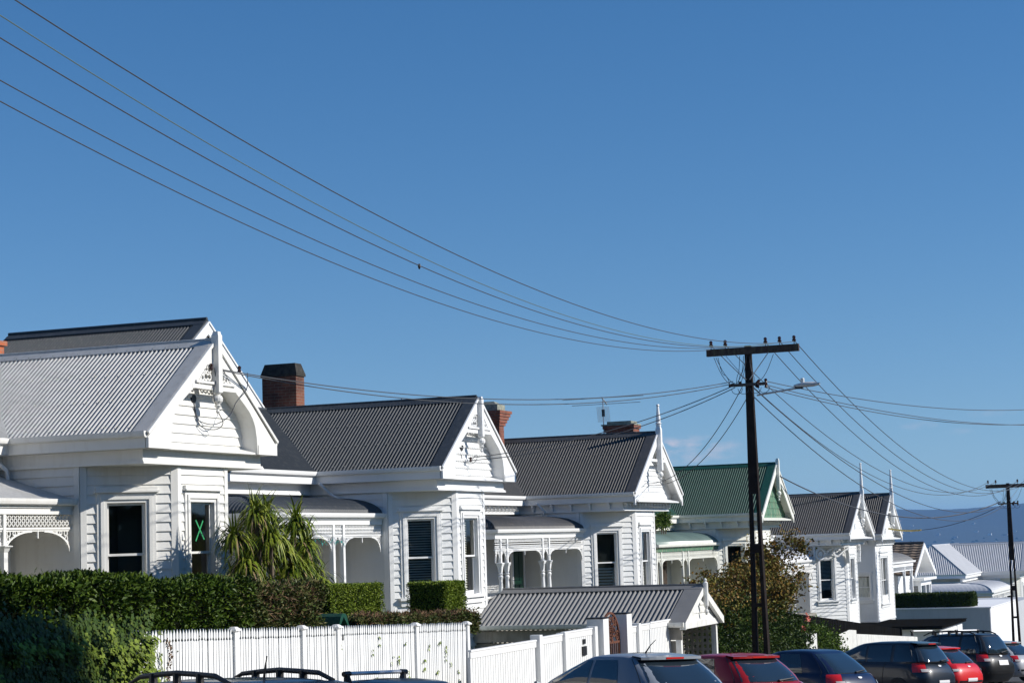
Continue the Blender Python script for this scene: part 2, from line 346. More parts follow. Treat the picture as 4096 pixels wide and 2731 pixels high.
def pieces(name, m_, parent, fns):
    out = []
    for fn in fns: m = MB(); fn(m); out.append(m.build(name, m_, parent))
    return out
def villa(name, label, Xc, Zb, hw, hws, hwf, fy, apex, ridge_d, XL, P, RM, base, style, group='wooden villas along the street', frl=None, square=False, valley_d=3.55, XR=None, P2=None, facetwin=None, frontwin=None, VP=None, trimP=None):
    """bay villa. local: gable barge plane at Y=20, Zb its foot. hw barge half width, hws side walls, hwf front facet half width"""
    P2 = P2 or TRIM; Yb = 20.; zg = base
    root = empty(name, (Xc, Yb, zg), label, 'house', group)
    z0 = Zb; eh = .30                       # roof edge height above gable foot
    run = hw; rise = apex - eh; Ls = math.hypot(run, rise)
    F = F2(Xc, Yb, 1, 0)                    # front frame, n = -Y toward street
    # --- gable roof over the bay
    ym = ridge_d; vd = valley_d
    rf = MB()
    def vlo(u): return 0 if u <= vd else Ls * (u - vd) / (ym - vd)
    vh = lambda u: Ls - .03
    ck = dict(amp=style.get('amp', .03), pitch=style.get('pit', .1))
    corr(rf, (Xc - run, Yb + .28, z0 + eh), (0, 1, 0), (run, 0, rise), ym - .28, lambda u: vlo(u + .28), vh, **ck)
    corr(rf, (Xc + run, Yb + .28, z0 + eh), (0, 1, 0), (-run, 0, rise), ym - .28, lambda u: vlo(u + .28), vh, **ck)
    roof = rf.build('bay_roof', RM, root)
    fl = MB()
    for sg in (-1, 1):
        ex, ez = sg * rise / Ls, run / Ls
        a = (Xc + sg * run, z0 + eh); b = (Xc, z0 + apex)
        for (n0, n1, h) in ((-.03, .30, .028),):
            fl.hexa([(a[0], Yb + n0, a[1] + h - .012), (a[0], Yb + n1, a[1] + h - .012), (b[0], Yb + n1, b[1] + h - .012), (b[0], Yb + n0, b[1] + h - .012),
                     (a[0] + ex * .012, Yb + n0, a[1] + h), (a[0] + ex * .012, Yb + n1, a[1] + h), (b[0], Yb + n1, b[1] + h + .012), (b[0], Yb + n0, b[1] + h + .012)])
    fl.build('barge_flashing', RM, roof)
    rc = MB()
    for sg in (-1, 1):
        wz = .19
        rc.hexa([(Xc + sg * wz, Yb, z0 + apex - wz * rise / run + .03), (Xc + sg * wz, Yb + ym, z0 + apex - wz * rise / run + .03), (Xc, Yb + ym, z0 + apex + .035), (Xc, Yb, z0 + apex + .035),
                 (Xc + sg * wz, Yb, z0 + apex - wz * rise / run + .042), (Xc + sg * wz, Yb + ym, z0 + apex - wz * rise / run + .042), (Xc, Yb + ym, z0 + apex + .05), (Xc, Yb, z0 + apex + .05)])
    rc.tube([(Xc, Yb, z0 + apex + .05), (Xc, Yb + ym, z0 + apex + .05)], .028, 8)
    rc.build('ridge_cap', RM, roof)
    # --- main roof: street slope with a hipped left end, back slope
    XR = XR or Xc + hws + .9
    Ym = Yb + vd; yr = Yb + ym; mrun = ym - vd; Lm = math.hypot(mrun, rise); XLe = XL - .35
    mr = MB(); xl_v = Xc - hw
    def mhi(u):
        X = XLe + u; h = 1.
        if X > xl_v: h = 1.
        hh = min(1., (X - XLe) / mrun)
        return Lm * hh
    def mlo(u):
        X = XLe + u
        if X > Xc + hw: return 0 
        if X > Xc: return Lm * (Xc + hw - X) / hw
        return 0 if X <= xl_v else Lm * (X - xl_v) / hw
    corr(mr, (XLe, Ym, z0 + eh), (1, 0, 0), (0, mrun, rise), XR - XLe, mlo, mhi, **ck)
    corr(mr, (XLe, yr + mrun, z0 + eh), (1, 0, 0), (0, -mrun, rise), XR - XLe, lambda u: 0, mhi, **ck)
    corr(mr, (XLe, Ym, z0 + eh), (0, 1, 0), (mrun, 0, rise), 2 * mrun, lambda u: 0, lambda u: Lm * (1 - abs(u - mrun) / mrun), **ck)
    mr.poly([(XR, Ym, z0 + eh), (XR, yr + mrun, z0 + eh), (XR, yr, z0 + apex)])
    mrf = mr.build('main_roof', RM, root)
    rc = MB(); rc.tube([(XLe + mrun, yr, z0 + apex + .02), (XR, yr, z0 + apex + .02)], .05, 8)
    rc.tube([(XLe, Ym, z0 + eh + .02), (XLe + mrun, yr, z0 + apex + .02)], .045, 8); rc.build('ridge_cap', RM, mrf)
    # --- eave: fascia, soffit, gutter, frieze box
    pieces('fascia', P2, root, [lambda e: e.box(Xc - hw + .002, Xc - hw + .03, Yb + .02, Yb + vd, z0, z0 + .2), lambda e: e.box(Xc + hw - .03, Xc + hw - .002, Yb + .02, Yb + vd, z0, z0 + .2),
        lambda e: e.box(XLe, xl_v + .03, Ym, Ym + .03, z0, z0 + .2), lambda e: e.box(Xc + hw - .03, XR, Ym, Ym + .03, z0, z0 + .2), lambda e: e.box(XLe, XLe + .03, Ym + .03, Ym + 2 * mrun, z0, z0 + .2)])
    pieces('soffit', P2, root, [lambda s: s.box(Xc - hw + .035, Xc + hw - .035, Yb + .06, Yb + vd + .4, z0 - .005, z0 + .02), lambda s: s.box(XLe + .035, XR, Ym + .035, Ym + .75, z0 - .012, z0 + .012)])
    Fl = F2(Xc - hw, Yb, 0, 1, flip=True); Fr = F2(Xc + hw, Yb, 0, 1); Fm = F2(0, Ym, 1, 0)
    pieces('gutter', P2, root, [lambda gt: gutter(gt, Fl, -.02, vd, 0, z0 + eh + .02, 0, -1), lambda gt: gutter(gt, Fr, -.02, vd, 0, z0 + eh + .02, 0, -1),
        lambda gt: gutter(gt, Fm, XLe, xl_v, 0, z0 + eh + .02, -1, -1), lambda gt: gutter(gt, Fm, Xc + hw, XR, 0, z0 + eh + .02, 1, 0)])
    fz = MB(); fb = .28; hb = hws + .03; bw = .02 if style.get('corbels') else 0
    fz.box(Xc - hb, Xc + hb, Yb + fy - .08, Ym + .5, z0 - fb, z0 - .006)
    fz.box(XL - .03, Xc - hb, Ym + .3, Ym + .5, z0 - fb, z0 - .013); fz.box(Xc + hb, XR, Ym + .3, Ym + .5, z0 - fb, z0 - .013)
    for dz, dn in ((0, .05), (.03, .035)):
        fz.box(Xc - hb - dn, Xc + hb + dn, Yb + fy - .08 - dn, Ym + .28, z0 - fb - .005 + dz, z0 - fb + .028 + dz)
        fz.box(XL - .03 - dn, Xc - hb - dn, Ym + .3 - dn, Ym + .49, z0 - fb - .005 + dz, z0 - fb + .028 + dz)
        fz.box(Xc + hb + dn, XR, Ym + .3 - dn, Ym + .49, z0 - fb - .005 + dz, z0 - fb + .028 + dz)
    fz.build('frieze', VP or P2, root)
    if style.get('corbels'):
        yy = Yb + fy + .35
        while yy < Ym: c = MB(); c.box(Xc - hw + .04, Xc - hb, yy, yy + .07, z0 - .09, z0 - .006); c.box(Xc - hb - .11, Xc - hb - .001, yy, yy + .07, z0 - .22, z0 - .085); yy += .68; c.build('corbel', P2, root)
        c = MB(); Ff = F2(Xc, Yb + fy - .08, 1, 0); c.fbox(Ff, -hb + .02, hb - .02, .001, .012, z0 - .2, z0 - .02)
        rows = [(Ff, -hb + .12, hb - .12)]
        if style['corbels'] > 1: c.fbox(F2(Xc - hw, Ym + .3, 1, 0), XL - Xc + hw + .05, -.15, .001, .012, z0 - .2, z0 - .02); rows.append((F2(Xc - hw, Ym + .3, 1, 0), XL - Xc + hw + .1, -.2))
        for FF, a, b in rows:
            n = max(2, int((b - a) / .34))
            for k in range(n + 1):
                u = a + (b - a) * k / n
                c.prism(FF, [(u - .1, z0 - .02), (u + .1, z0 - .02), (u + .05, z0 - .1), (u + .03, z0 - .2), (u - .03, z0 - .2), (u - .05, z0 - .1)], .01, .12)
                c.fbox(FF, u - .015, u + .015, .01, .16, z0 - .16, z0 - .12)
        c.build('dentil_course', P2, root)
    # --- gable wall behind the barge boards
    gw = MB(); gy = fy + .03 if style['barge'] == 'arch' else .34; Fg = F2(Xc - hw, Yb + gy, 1, 0); sl = run / rise
    lo = lambda z: max(.05, (z - z0 - eh + .1) * sl); hi = lambda z: 2 * hw - lo(z)
    boards(gw, Fg, 2 * hw, z0, z0 + apex - .15, pitch=style.get('gpitch', .185), ulo=lo, uhi=hi)
    gwall = gw.build('gable_wall', style.get('gmat', P), root)
    if style.get('scallop'):
        sc = MB(); z = z0 + .185
        while z < z0 + 1.5:
            u = lo(z) + .2
            while u < hi(z) - .2: sc.prism(Fg, [(u - .013, z + .02), (u + .113, z + .02), (u + .085, z - .045), (u + .015, z - .045)], .036, .052); u += .125
            z += .185
        sc.build('scalloped_edge', P2, gwall)
    lg = MB(); lw = hw - .85 if style['barge'] == 'arch' else hw - .35
    lg.prism(F2(0, 0, 0, 1, flip=True), [(Yb + .0, z0 - .0), (Yb + gy, z0 + .0), (Yb + gy, z0 + .13), (Yb + .0, z0 + .04)], -(Xc - lw), -(Xc + lw))
    lg.build('gable_ledge', P2, root)
    # --- barge boards
    for sg in (-1, 1):
        b = MB(); soff = MB()
        ins = lambda x: z0 + eh + (run - abs(x)) / run * rise
        if style['barge'] == 'arch':
            outer = [(run, z0), (run, z0 + eh - .1), (0.0, z0 + apex - .02)]
            k = hw / 2.62
            inner = [(.0, z0 + 1.75 * k), (.30 * k, z0 + 1.75 * k), (.86 * k, z0 + 1.25 * k), (1.29 * k, z0 + .98 * k), (1.45 * k, z0 + .87 * k), (1.58 * k, z0 + .74 * k), (1.68 * k, z0 + .58 * k), (1.74 * k, z0 + .36 * k), (1.77 * k, z0)]
        else:
            outer = [(run + .02, z0 - .10), (run + .03, z0 + eh - .13), (0., z0 + apex - .02)]
            wd = .27
            inner = [(0, z0 + apex - .02 - wd * 1.35), (run - .16, z0 + eh - .02 - wd * .9), (run - .13, z0 + .12), (run - .06, z0 - .1)]
        pts = [(sg * x, z) for x, z in outer + inner]
        b.prism(F, pts if sg > 0 else pts[::-1], 0, .045)
        # moulding along the rake
        ang = math.atan2(rise, run)
        for off, th in ((-.0, .07),):
            a0 = (sg * (run + .02), z0 + eh - .02); a1 = (0, z0 + apex + .0)
            b.strip(F, [a0, a1] if sg > 0 else [a1, a0], .06, .045, .085)
        if style['barge'] == 'arch':           # raised block at the foot
            b.fbox(F, min(sg * run, sg * 1.79 * k), max(sg * run, sg * 1.79 * k), .046, .06, z0 + .0, z0 + .2)
        bo = b.build('barge_board', P2, root)
        seq = inner[1:] if style['barge'] == 'arch' else [(0, z0 + apex - .12), (run - .12, z0 + eh - .02), (run - .1, z0 + .0)]
        for (xa, za), (xb, zb) in zip(seq[:-1], seq[1:]):
            soff.quad(F.p(sg * xa, -.001, za), F.p(sg * xb, -.001, zb), F.p(sg * xb, -gy, zb), F.p(sg * xa, -gy, za))
        soff.build('barge_soffit', P2, bo)
    # --- finial post, tie and fretwork
    ft, fbm = style['finial']; k = hw / 2.62
    fm = MB(); yy = Yb - .1; c = (Xc, yy)
    if style.get('spire'):
        zt = z0 + apex + ft
        fm.lathe(c, [(.13, z0 + fbm), (.13, z0 + apex + .12), (.09, z0 + apex + .22), (.11, z0 + apex + .26), (.07, z0 + apex + .3)], 4, True)
        fm.lathe(c, [(.08, z0 + apex + .29), (.11, z0 + apex + .33), (.065, z0 + apex + .38), (.085, z0 + apex + .42), (.045, zt - .12), (.04, zt - .09), (.06, zt - .05), (.05, zt - .01), (.01, zt)], 10)
    else:
        zt = z0 + apex + ft; w = .115 if style['barge'] == 'arch' else .1
        if ft < .12: w = .10
        fm.lathe(c, [(w, z0 + fbm), (w, zt - .08), (w * .8, zt - .05), (w * .7, zt)], 4, True)
    fb_ = z0 + fbm
    fm.lathe(c, [(.02, fb_ - .43 * k), (.045, fb_ - .39 * k), (.02, fb_ - .34 * k), (.075, fb_ - .27 * k), (.04, fb_ - .25 * k), (.1, fb_ - .18 * k), (.11, fb_ - .12 * k), (.08, fb_ - .07 * k), (.05, fb_ - .05 * k), (.08, fb_ - .02 * k), (.1, fb_)], 12)
    fm.build('finial', style.get('fmat', P2), root, smooth=False)
    if style['barge'] == 'arch' or style.get('tie'):
        t = MB(); zt_ = 1.25 * k if style['barge'] == 'arch' else apex * .58
        wx = .90 * k if style['barge'] == 'arch' else (apex - zt_) / rise * run * .82
        t.fbox(F, -wx, wx, .0, .05, z0 + zt_, z0 + zt_ + .09)
        if style['barge'] == 'arch': t.fbox(F, -.80 * k, .80 * k, .05, .09, z0 + zt_ + .11, z0 + zt_ + .16)
        t.build('gable_tie', P2, root)
        if style['barge'] == 'arch':
            fw = MB(); rnd = random.Random(3)
            for sg in (-1, 1):
                for (x, z, r) in ((.2, .1, .07), (.34, .1, .075), (.48, .07, .06), (.6, .05, .04), (.2, .25, .07), (.33, .25, .055), (.44, .19, .045), (.19, .38, .05), (.28, .36, .04), (.17, .47, .035)):
                    fw.ring(F, sg * x * k, z0 + zt_ + .16 + z * k, r * k, .032, .01, .035, 8)
                fw.strip(F, [(sg * .66 * k, z0 + zt_ + .17), (sg * .14 * k, z0 + zt_ + .62 * k)], .03, .01, .035)
            fw.build('fretwork', P2, root)
    # --- bay walls
    fd = 0 if square else hws - hwf
    Yf = Yb + fy; wt = z0 - fb + .004; Ys = Yf + fd
    A = (Xc - hws, Ys); B = (Xc - (hws if square else hwf), Yf); C = (Xc + (hws if square else hwf), Yf); D = (Xc + hws, Ys)
    zs, zh = z0 - 3.02, z0 - 1.0
    walls = []
    FA = F2(*A, B[0] - A[0], B[1] - A[1]) if not square else None
    FB = F2(*B, 1, 0); FC = None if square else F2(*C, D[0] - C[0], D[1] - C[1])
    lf = math.hypot(B[0] - A[0], B[1] - A[1]); lb = C[0] - B[0]
    fw_ = facetwin or (.47, .76, 1.16); bw_ = frontwin or (.475, .95, 1.4)
    w = MB(); wb = zg
    if not square:
        hA = (lf * fw_[0] - fw_[1] / 2 - .02, lf * fw_[0] + fw_[1] / 2 + .02, zs, zh + .02)
        boards(w, FA, lf, wt - 22 * .185, wt, [hA]); boards(w, FC, lf, wt - 22 * .185, wt, [(lf * .53 - fw_[1] / 2, lf * .53 + fw_[1] / 2, zs, zh + .02)])
    hB = (lb * bw_[0] - bw_[1] / 2 - .02, lb * bw_[0] + bw_[1] / 2 + .02, zs, zh + .02)
    boards(w, FB, lb, wt - 22 * .185, wt, [hB])
    FS = F2(Xc - hws, Ys, 0, 1, flip=True); ls = Ym + .5 - Ys
    hS = []
    if square: hS = [(.35, 1.1, z0 - 4.05 + .9, z0 - 1.9)]
    boards(w, FS, ls, wt - 22 * .185, wt, hS); FD = F2(Xc + hws, Ys, 0, 1); boards(w, FD, ls, wt - 22 * .185, wt)
    w.build('bay_wall', P, root)
    # corner boards, base
    cw = .12; CB = []
    ht = wt + .0; lo_ = wt - 22 * .185
    for (Fx, u0, u1) in (((FA, 0, cw), (FA, lf - cw, lf + .012), (FC, 0, cw), (FC, lf - cw, lf)) if not square else ()): CB.append((Fx, u0, u1, .034))
    CB += [(FB, -.012, cw, .036), (FB, lb - cw, lb + .012, .036), (FS, 0, cw, .032), (FD, 0, cw, .032)]
    pieces('corner_board', P2, root, [lambda m, q=q: m.fbox(q[0], q[1], q[2], 0, q[3], lo_, ht) for q in CB])
    bb = MB()
    for Fx, l in ([(FA, lf), (FC, lf)] if not square else []) + [(FB, lb), (FS, ls), (FD, ls)]:
        bb.fbox(Fx, 0, l, 0, .06, wt - 22 * .185 - .05, wt - 22 * .185 + .03); bb.fbox(Fx, .01, l - .01, -.06, 0.01, zg - .3, wt - 22 * .185 - .04)
    bb.build('base_board', P2, root)
    bl = style.get('blinds', (None, None))
    if not square: sash_window(root, FA, lf * fw_[0], zs, zh, fw_[1], fw_[2], P2, bl[0]); sash_window(root, FC, lf * .53, zs, zh, fw_[1], fw_[2], P2)
    sash_window(root, FB, lb * bw_[0], zs if not square else z0 - 3.45, zh, bw_[1], bw_[2], P2, bl[1], dbl=style.get('dbl'))
    if square: sash_window(root, FS, .72, z0 - 4.05 + .9, z0 - 1.9, .75, 1.0, P2, ('curtain', z0 - 3.3, z0 - 2, -.36, .3))
    # --- main body
    YW = Ym + .49
    mw = MB(); Fw = F2(XL, YW, 1, 0)
    boards(mw, Fw, Xc - hws - XL, wt - 22 * .185, wt, style.get('vholes', ()))
    boards(mw, F2(XL, YW, 0, 1, flip=True), 9, wt - 22 * .185, wt)
    boards(mw, F2(XR - .05, YW, 0, 1), 9, wt - 22 * .185, wt); boards(mw, F2(Xc + hws, YW, 1, 0), XR - Xc - hws - .05, wt - 22 * .185, wt)
    mw.quad((XL, YW + 9, zg - .3), (XR - .05, YW + 9, zg - .3), (XR - .05, YW + 9, wt), (XL, YW + 9, wt))
    mw.box(XL + .05, XR - .1, YW + .05, YW + 8.9, zg - .3, zg + .4)
    mw.build('main_wall', VP or P, root)
    # --- verandah
    v = style.get('ver')
    if v: verandah(root, Xc, hws, Ym, z0, XL, Xc - hws, YW, v, P2, zg)
    return root

def verandah(root, Xc, hws, Ym, z0, XW, Xb, YW, v, P2, zg):
    yg = v.get('yg', 21.75); zt = z0 - .36; dg = YW - yg; zgut = z0 + v.get('zg', -.88)
    if v['prof'] == 'bull': H_ = zt - zgut - .015; pr = [(0, zt), (dg * .3, zt - .05 * H_), (dg * .55, zt - .11 * H_), (dg * .68, zt - .19 * H_), (dg * .78, zt - .30 * H_), (dg * .86, zt - .44 * H_), (dg * .92, zt - .60 * H_), (dg * .965, zt - .78 * H_), (dg * .985, zgut + .015)]
    else: pr = [(0, z0 - .34), (dg * .35, z0 - .56), (dg * .7, z0 - .76), (dg, zgut + .02)]
    wrap = v.get('wrap', True); X0 = XW - dg if wrap else XW; yback = YW + 5
    mb = MB(); n = len(pr); amp = .014
    nr = [(0, 1)] * n
    for k in range(n):
        a = pr[max(0, k - 1)]; b = pr[min(n - 1, k + 1)]; dx, dz = b[0] - a[0], b[1] - a[1]; l = math.hypot(dx, dz); nr[k] = (-dz / l, dx / l)
    i = len(mb.v); cols = int((Xb - X0) / .05 * 3 / 2) + 1; step = (Xb - X0) / cols
    for c in range(cols + 1):
        for (d, z), (nd, nz) in zip(pr, nr):
            X = max(X0 + c * step, XW - d); h = amp * math.cos(2 * PI * X / .1)
            mb.v.append((X, YW - d - nd * h, z + nz * h))
    for c in range(cols):
        for k in range(n - 1): q = i + c * n + k; mb.f.append((q, q + 1, q + n + 1, q + n))
    if wrap:
        i = len(mb.v); cols = int((yback - yg) / .05 * 3 / 2); step = (yback - yg) / cols
        for c in range(cols + 1):
            for (d, z), (nd, nz) in zip(pr, nr):
                Y = max(yg + c * step, YW - d); h = amp * math.cos(2 * PI * Y / .1)
                mb.v.append((XW - d - nd * h, Y, z + nz * h))
        for c in range(cols):
            for k in range(n - 1): q = i + c * n + k; mb.f.append((q, q + n, q + n + 1, q + 1))
    vr = mb.build('verandah_roof', v['mat'], root, smooth=False)
    if wrap:
        h = MB(); h.tube([(XW - d, YW - d, z + .015) for d, z in pr], .03, 6); h.build('hip_capping', v['mat'], vr)
    gt = MB(); Fv = F2(0, yg, 1, 0); gutter(gt, Fv, X0, Xb - .05, -.02, zgut + .03, -1 if wrap else 0, 0)
    if wrap: gutter(gt, F2(X0, 0, 0, 1, flip=True), yg, yback, -.02, zgut + .03, -1, 0)
    gt.build('verandah_gutter', P2, root)
    bm = MB(); b0, b1 = zgut - .26, zgut - .1
    bm.box(X0 + .05, Xb - .02, yg + .06, yg + .16, b0, b1 + .08); bm.box(X0 + .02, Xb - .02, yg + .03, yg + .06, b1 - .04, b1 + .04)
    if wrap: bm.box(X0 + .06, X0 + .16, yg + .161, yback, b0, b1 + .08)
    bm.build('verandah_beam', v.get('bmat', P2), root)
    fl = MB(); fl.box(X0, Xb - .02, yg, YW - .01, z0 - 3.75, z0 - 3.6); fl.box(X0 + .05, Xb - .03, yg + .1, yg + .15, zg - .2, z0 - 3.76)
    if wrap: fl.box(X0, XW - .02, YW - .01, yback, z0 - 3.75, z0 - 3.6)
    fl.build('verandah_floor', GREYW, root)
    bu = MB(); bu.quad((XW - .001, YW - .02, zt), (Xb, YW - .02, zt), (Xb, YW - .02, z0 - .3), (XW, YW - .02, z0 - .3))
    F = F2(0, yg + .11, 1, 0); ps = v['posts']; zf = z0 - 3.6; bt = b0; bb = bt - v.get('band', .24); zb = bb - .42; zc = z0 - v.get('cap', 1.95)
    for x in ps:
        p = MB(); half = v.get('half', .05)
        if v['post'] == 'turned':
            p.lathe((x, yg + .11), [(.07, zc), (.07, b0)], 4, True)
            p.lathe((x, yg + .11), [(.13, zc + .02), (.15, zc), (.1, zc - .1), (.075, zc - .24), (.06, zc - .3)], 4, True)
            p.lathe((x, yg + .11), [(.055, zc - .29), (.085, zc - .32), (.055, zc - .36), (.08, zc - .4), (.075, zc - .43), (.055, zc - .5), (.08, zc - 1.1), (.085, zf + .1), (.1, zf)], 10)
        elif v['post'] == 'cap':
            p.lathe((x, yg + .11), [(.085, zf), (.085, zc - .1), (.1, zc - .08), (.13, zc - .02), (.18, zc), (.18, zc + .02), (.06, zc + .03), (.06, b0)], 4, True)
        else: p.lathe((x, yg + .11), [(half * 1.41, zf), (half * 1.41, b0)], 4, True)
        p.build('post', P2, root)
    # lace band
    bd = MB(); L = X0 + .1; 
    bd.fbox(F, L, Xb - .03, -.03, .03, bb - .045, bb - .005)
    if v['lace'] == 'spindle':
        x = L + .06
        while x < Xb - .06: bd.lathe((x, yg + .11), [(.016, bb), (.038, bb + .05), (.02, bb + .08), (.04, bb + .13), (.02, bb + .17), (.03, bt - .02), (.016, bt)], 6); x += .085
    elif v['lace'] == 'diamond':
        x = L + .08
        while x < Xb - .06:
            bd.ring(F, x, (bb + bt) / 2, .045, .022, -.01, .01, 8)
            for sx in (-1, 1):
                for sz in (-1, 1): bd.strip(F, [(x, (bb + bt) / 2 + sz * .045), (x + sx * .07, (bt if sz > 0 else bb))], .018, -.01, .01)
            x += .125
    else:
        x = L + .07
        bd.fbox(F, L, Xb - .03, -.02, .02, (bb + bt) / 2 - .012, (bb + bt) / 2 + .012)
        while x < Xb - .06:
            bd.ring(F, x, bb + .055, .04, .022, -.01, .01, 8); bd.ring(F, x, bt - .055, .04, .022, -.01, .01, 8); x += .1
    bd.build('lace_band', P2, root)
    # arches between posts
    xs = [L] + list(ps) + [Xb - .03]; xs = sorted(set(xs))
    for a, b in zip(xs[:-1], xs[1:]):
        if b - a < .2: continue
        k = MB(); w = b - a; sp = min(w / 2, v.get('span', .62)); dp = .42 if w > .8 else .36; c0 = bb - .05
        for sg, xo in ((1, a + .045), (-1, b - .045)):
            pts = []
            for j in range(11):
                t = PI / 2 * j / 10; pts.append((xo + sg * sp * (1 - math.cos(t)), c0 - dp + (dp - .03) * math.sin(t)))
            k.strip(F, pts, .035, -.018, .018)
            for (fx, fz, r) in ((.14, .84, .055), (.34, .86, .04), (.12, .6, .045), (.5, .91, .025), (.08, .4, .03)):
                k.ring(F, xo + sg * fx * sp, c0 - dp * (1 - fz), r * min(1, sp / .5), .024, -.01, .01, 8)
        k.fbox(F, a + .04, b - .04, -.012, .012, c0 - .03, c0 + .012)
        if w > 2: k.strip(F, [((a + b) / 2, c0), ((a + b) / 2, c0 - .16)], .03, -.015, .015)
        k.build('arch_bracket', P2, root)

# ================================================================== THE VILLAS
A1 = dict(barge='arch', finial=(.2, 1.2), blinds=(None, None),
          ver=dict(prof='straight', mat=RGREY, zg=-.94, wrap=False, posts=[25.0, 28.2, 31.05], post='cap', lace='diamond', cap=1.8, span=.85, yg=21.75))
v1 = villa('villa', 'warm white villa with pale grey corrugated roof, behind the big hedge', 35.62, 2.05, 2.62, 2.35, 1.0, .3, 2.24, 5.6, 24.0, WARM, RGREY, -3.3, A1, P2=WARM, valley_d=3.1, facetwin=(.47, .76, 1.16))
A2 = dict(barge='arch', finial=(.02, 1.18), scallop=True,
          blinds=(('slats', -1.24, .72, -.37, .37), ('slats', -1.24, .7, -.43, .12)),
          ver=dict(prof='bull', mat=RCHAR, zg=-.86, wrap=True, posts=[41.1, 44.75, 45.32], post='square', lace='spindle', span=.55, yg=21.75, half=.055))
v2 = villa('villa', 'white villa with charcoal roof and scalloped gable, behind the numbered picket fence', 50.0, 1.74, 2.64, 2.35, 1.0, .3, 2.23, 6.4, 43.1, WHITE, RCHAR, -3.6, A2, valley_d=3.58)
A3 = dict(barge='straight', finial=(1.0, 1.1), spire=True, tie=True, corbels=2,
          blinds=(('shutter', -1.75, -.9, -.35, .35), ('shutter', -1.75, -.9, -.42, .3)),
          ver=dict(prof='bull', mat=RBRN, zg=-.86, wrap=True, posts=[56.4, 56.95, 60.1, 60.7], post='turned', lace='scroll', cap=1.85, span=.5, yg=21.85, band=.3))
v3 = villa('villa', 'white villa with graphite roof and tall white spire, behind the carport', 66.7, 1.29, 2.85, 2.6, 1.12, .55, 2.4, 6.0, 58.4, WHITE, RBRN, -4.3, A3, valley_d=3.9, XR=70.5)
A4 = dict(barge='straight', finial=(.22, 1.3), corbels=2, gmat=GREENP, gpitch=.26,
          ver=dict(prof='bull', mat=RGRNP, zg=-.88, wrap=True, posts=[72.75, 73.35, 76.3, 77.1], post='square', lace='scroll', span=.5, yg=21.9, bmat=GREENP))
v4 = villa('villa', 'cream villa with green corrugated roof and green shingled gable', 84.3, .66, 2.9, 2.65, 1.3, .7, 2.42, 6.2, 74.8, CREAM, RGRN, -5.2, A4, P2=CREAM, valley_d=3.6, XR=88.5)
A5 = dict(amp=.038, pit=.115, barge='straight', finial=(1.55, 1.1), spire=True, corbels=1,
          blinds=(('slats', -2.8, -1.4, -.36, .36), None),
          ver=dict(prof='bull', mat=RSIL, zg=-.98, wrap=False, posts=[92.4, 92.8, 95.4], post='turned', lace='scroll', span=.5, yg=21.9))
v5 = villa('villa', 'white villa with charcoal roof, tall spire and scroll brackets, behind the autumn tree', 102.7, -.29, 3.24, 2.93, 1.3, .6, 2.34, 6.0, 91.2, WHITE, RBRN, -6.4, A5, valley_d=3.8, XR=106.4)
A6 = dict(amp=.038, pit=.115, barge='straight', finial=(1.35, .9), spire=True, tie=True, corbels=1, dbl=True, blinds=(None, ('curtain', -3.7, -1.6, -.5, .5)))
v6 = villa('villa', 'narrow white villa with charcoal roof and paired front sashes, right of the tall spired one', 111.2, -.4, 3.12, 2.6, 1.2, .5, 2.5, 6.0, 107.6, WHITE, RBRN, -6.8, A6, valley_d=3.6, XR=114.4, square=True, frontwin=(.45, 1.9, 2.5))
A8 = dict(amp=.038, pit=.15, barge='straight', finial=(.1, .9), ver=dict(prof='bull', mat=RSIL, zg=-1.1, wrap=True, posts=[160.1, 163, 166, 166.8], post='square', lace='diamond', span=.5, yg=21.1, half=.07))
v8 = villa('villa', 'far villa with silver galvanised roofs at the right edge, beyond the grey garage', 174.7, -3.85, 3.2, 2.9, 1.3, .5, 2.65, 6.5, 162.7, CREAM, RSIL, -10.2, A8, valley_d=3.5, XR=180)

A0 = dict(A1, ver=None)
v0 = villa('villa', 'white villa next door, out of frame to the left of the pale grey roofed one', 20.4, 2.8, 2.62, 2.35, 1.0, .3, 2.24, 5.6, 11.0, WHITE, RMID, -2.6, A0, valley_d=3.1)
# scroll brackets under the cut corners of the spired villa
for Fx in (F2(99.8, 22.2, 1.63, -1.63),):
    m = MB(); z = -.29 - .33
    m.ring(Fx, .5, z - .36, .26, .1, .30, .38, 16); m.ring(Fx, .5, z - .36, .07, .1, .30, .38, 10)
    m.ring(Fx, 1.5, z - .3, .2, .09, .30, .38, 14, .4, 5.4)
    m.strip(Fx, [(.1, z - .03), (2.2, z - .03)], .07, .3, .38); m.strip(Fx, [(.7, z - .55), (1.0, z - .2), (1.35, z - .06)], .08, .3, .38); m.strip(Fx, [(1.55, z - .5), (1.9, z - .25), (2.2, z - .1)], .07, .3, .38)
    m.strip(Fx, [(.14, z - .05), (.14, z - .7)], .07, .3, .38)
    m.build('scroll_bracket', TRIM, v5)
for sg in (-1, 1):
    m = MB(); Fx = F2(102.7 + sg * 1.42, 20.6, 1, 0); z = -.29 - .3
    m.strip(Fx, [(0, z), (sg * .12, z - .3), (0, z - .6), (-sg * .05, z - .9)], .12, .02, .2); m.ring(Fx, sg * .08, z - .2, .1, .06, .02, .16, 10); m.build('scroll_bracket', TRIM, v5)

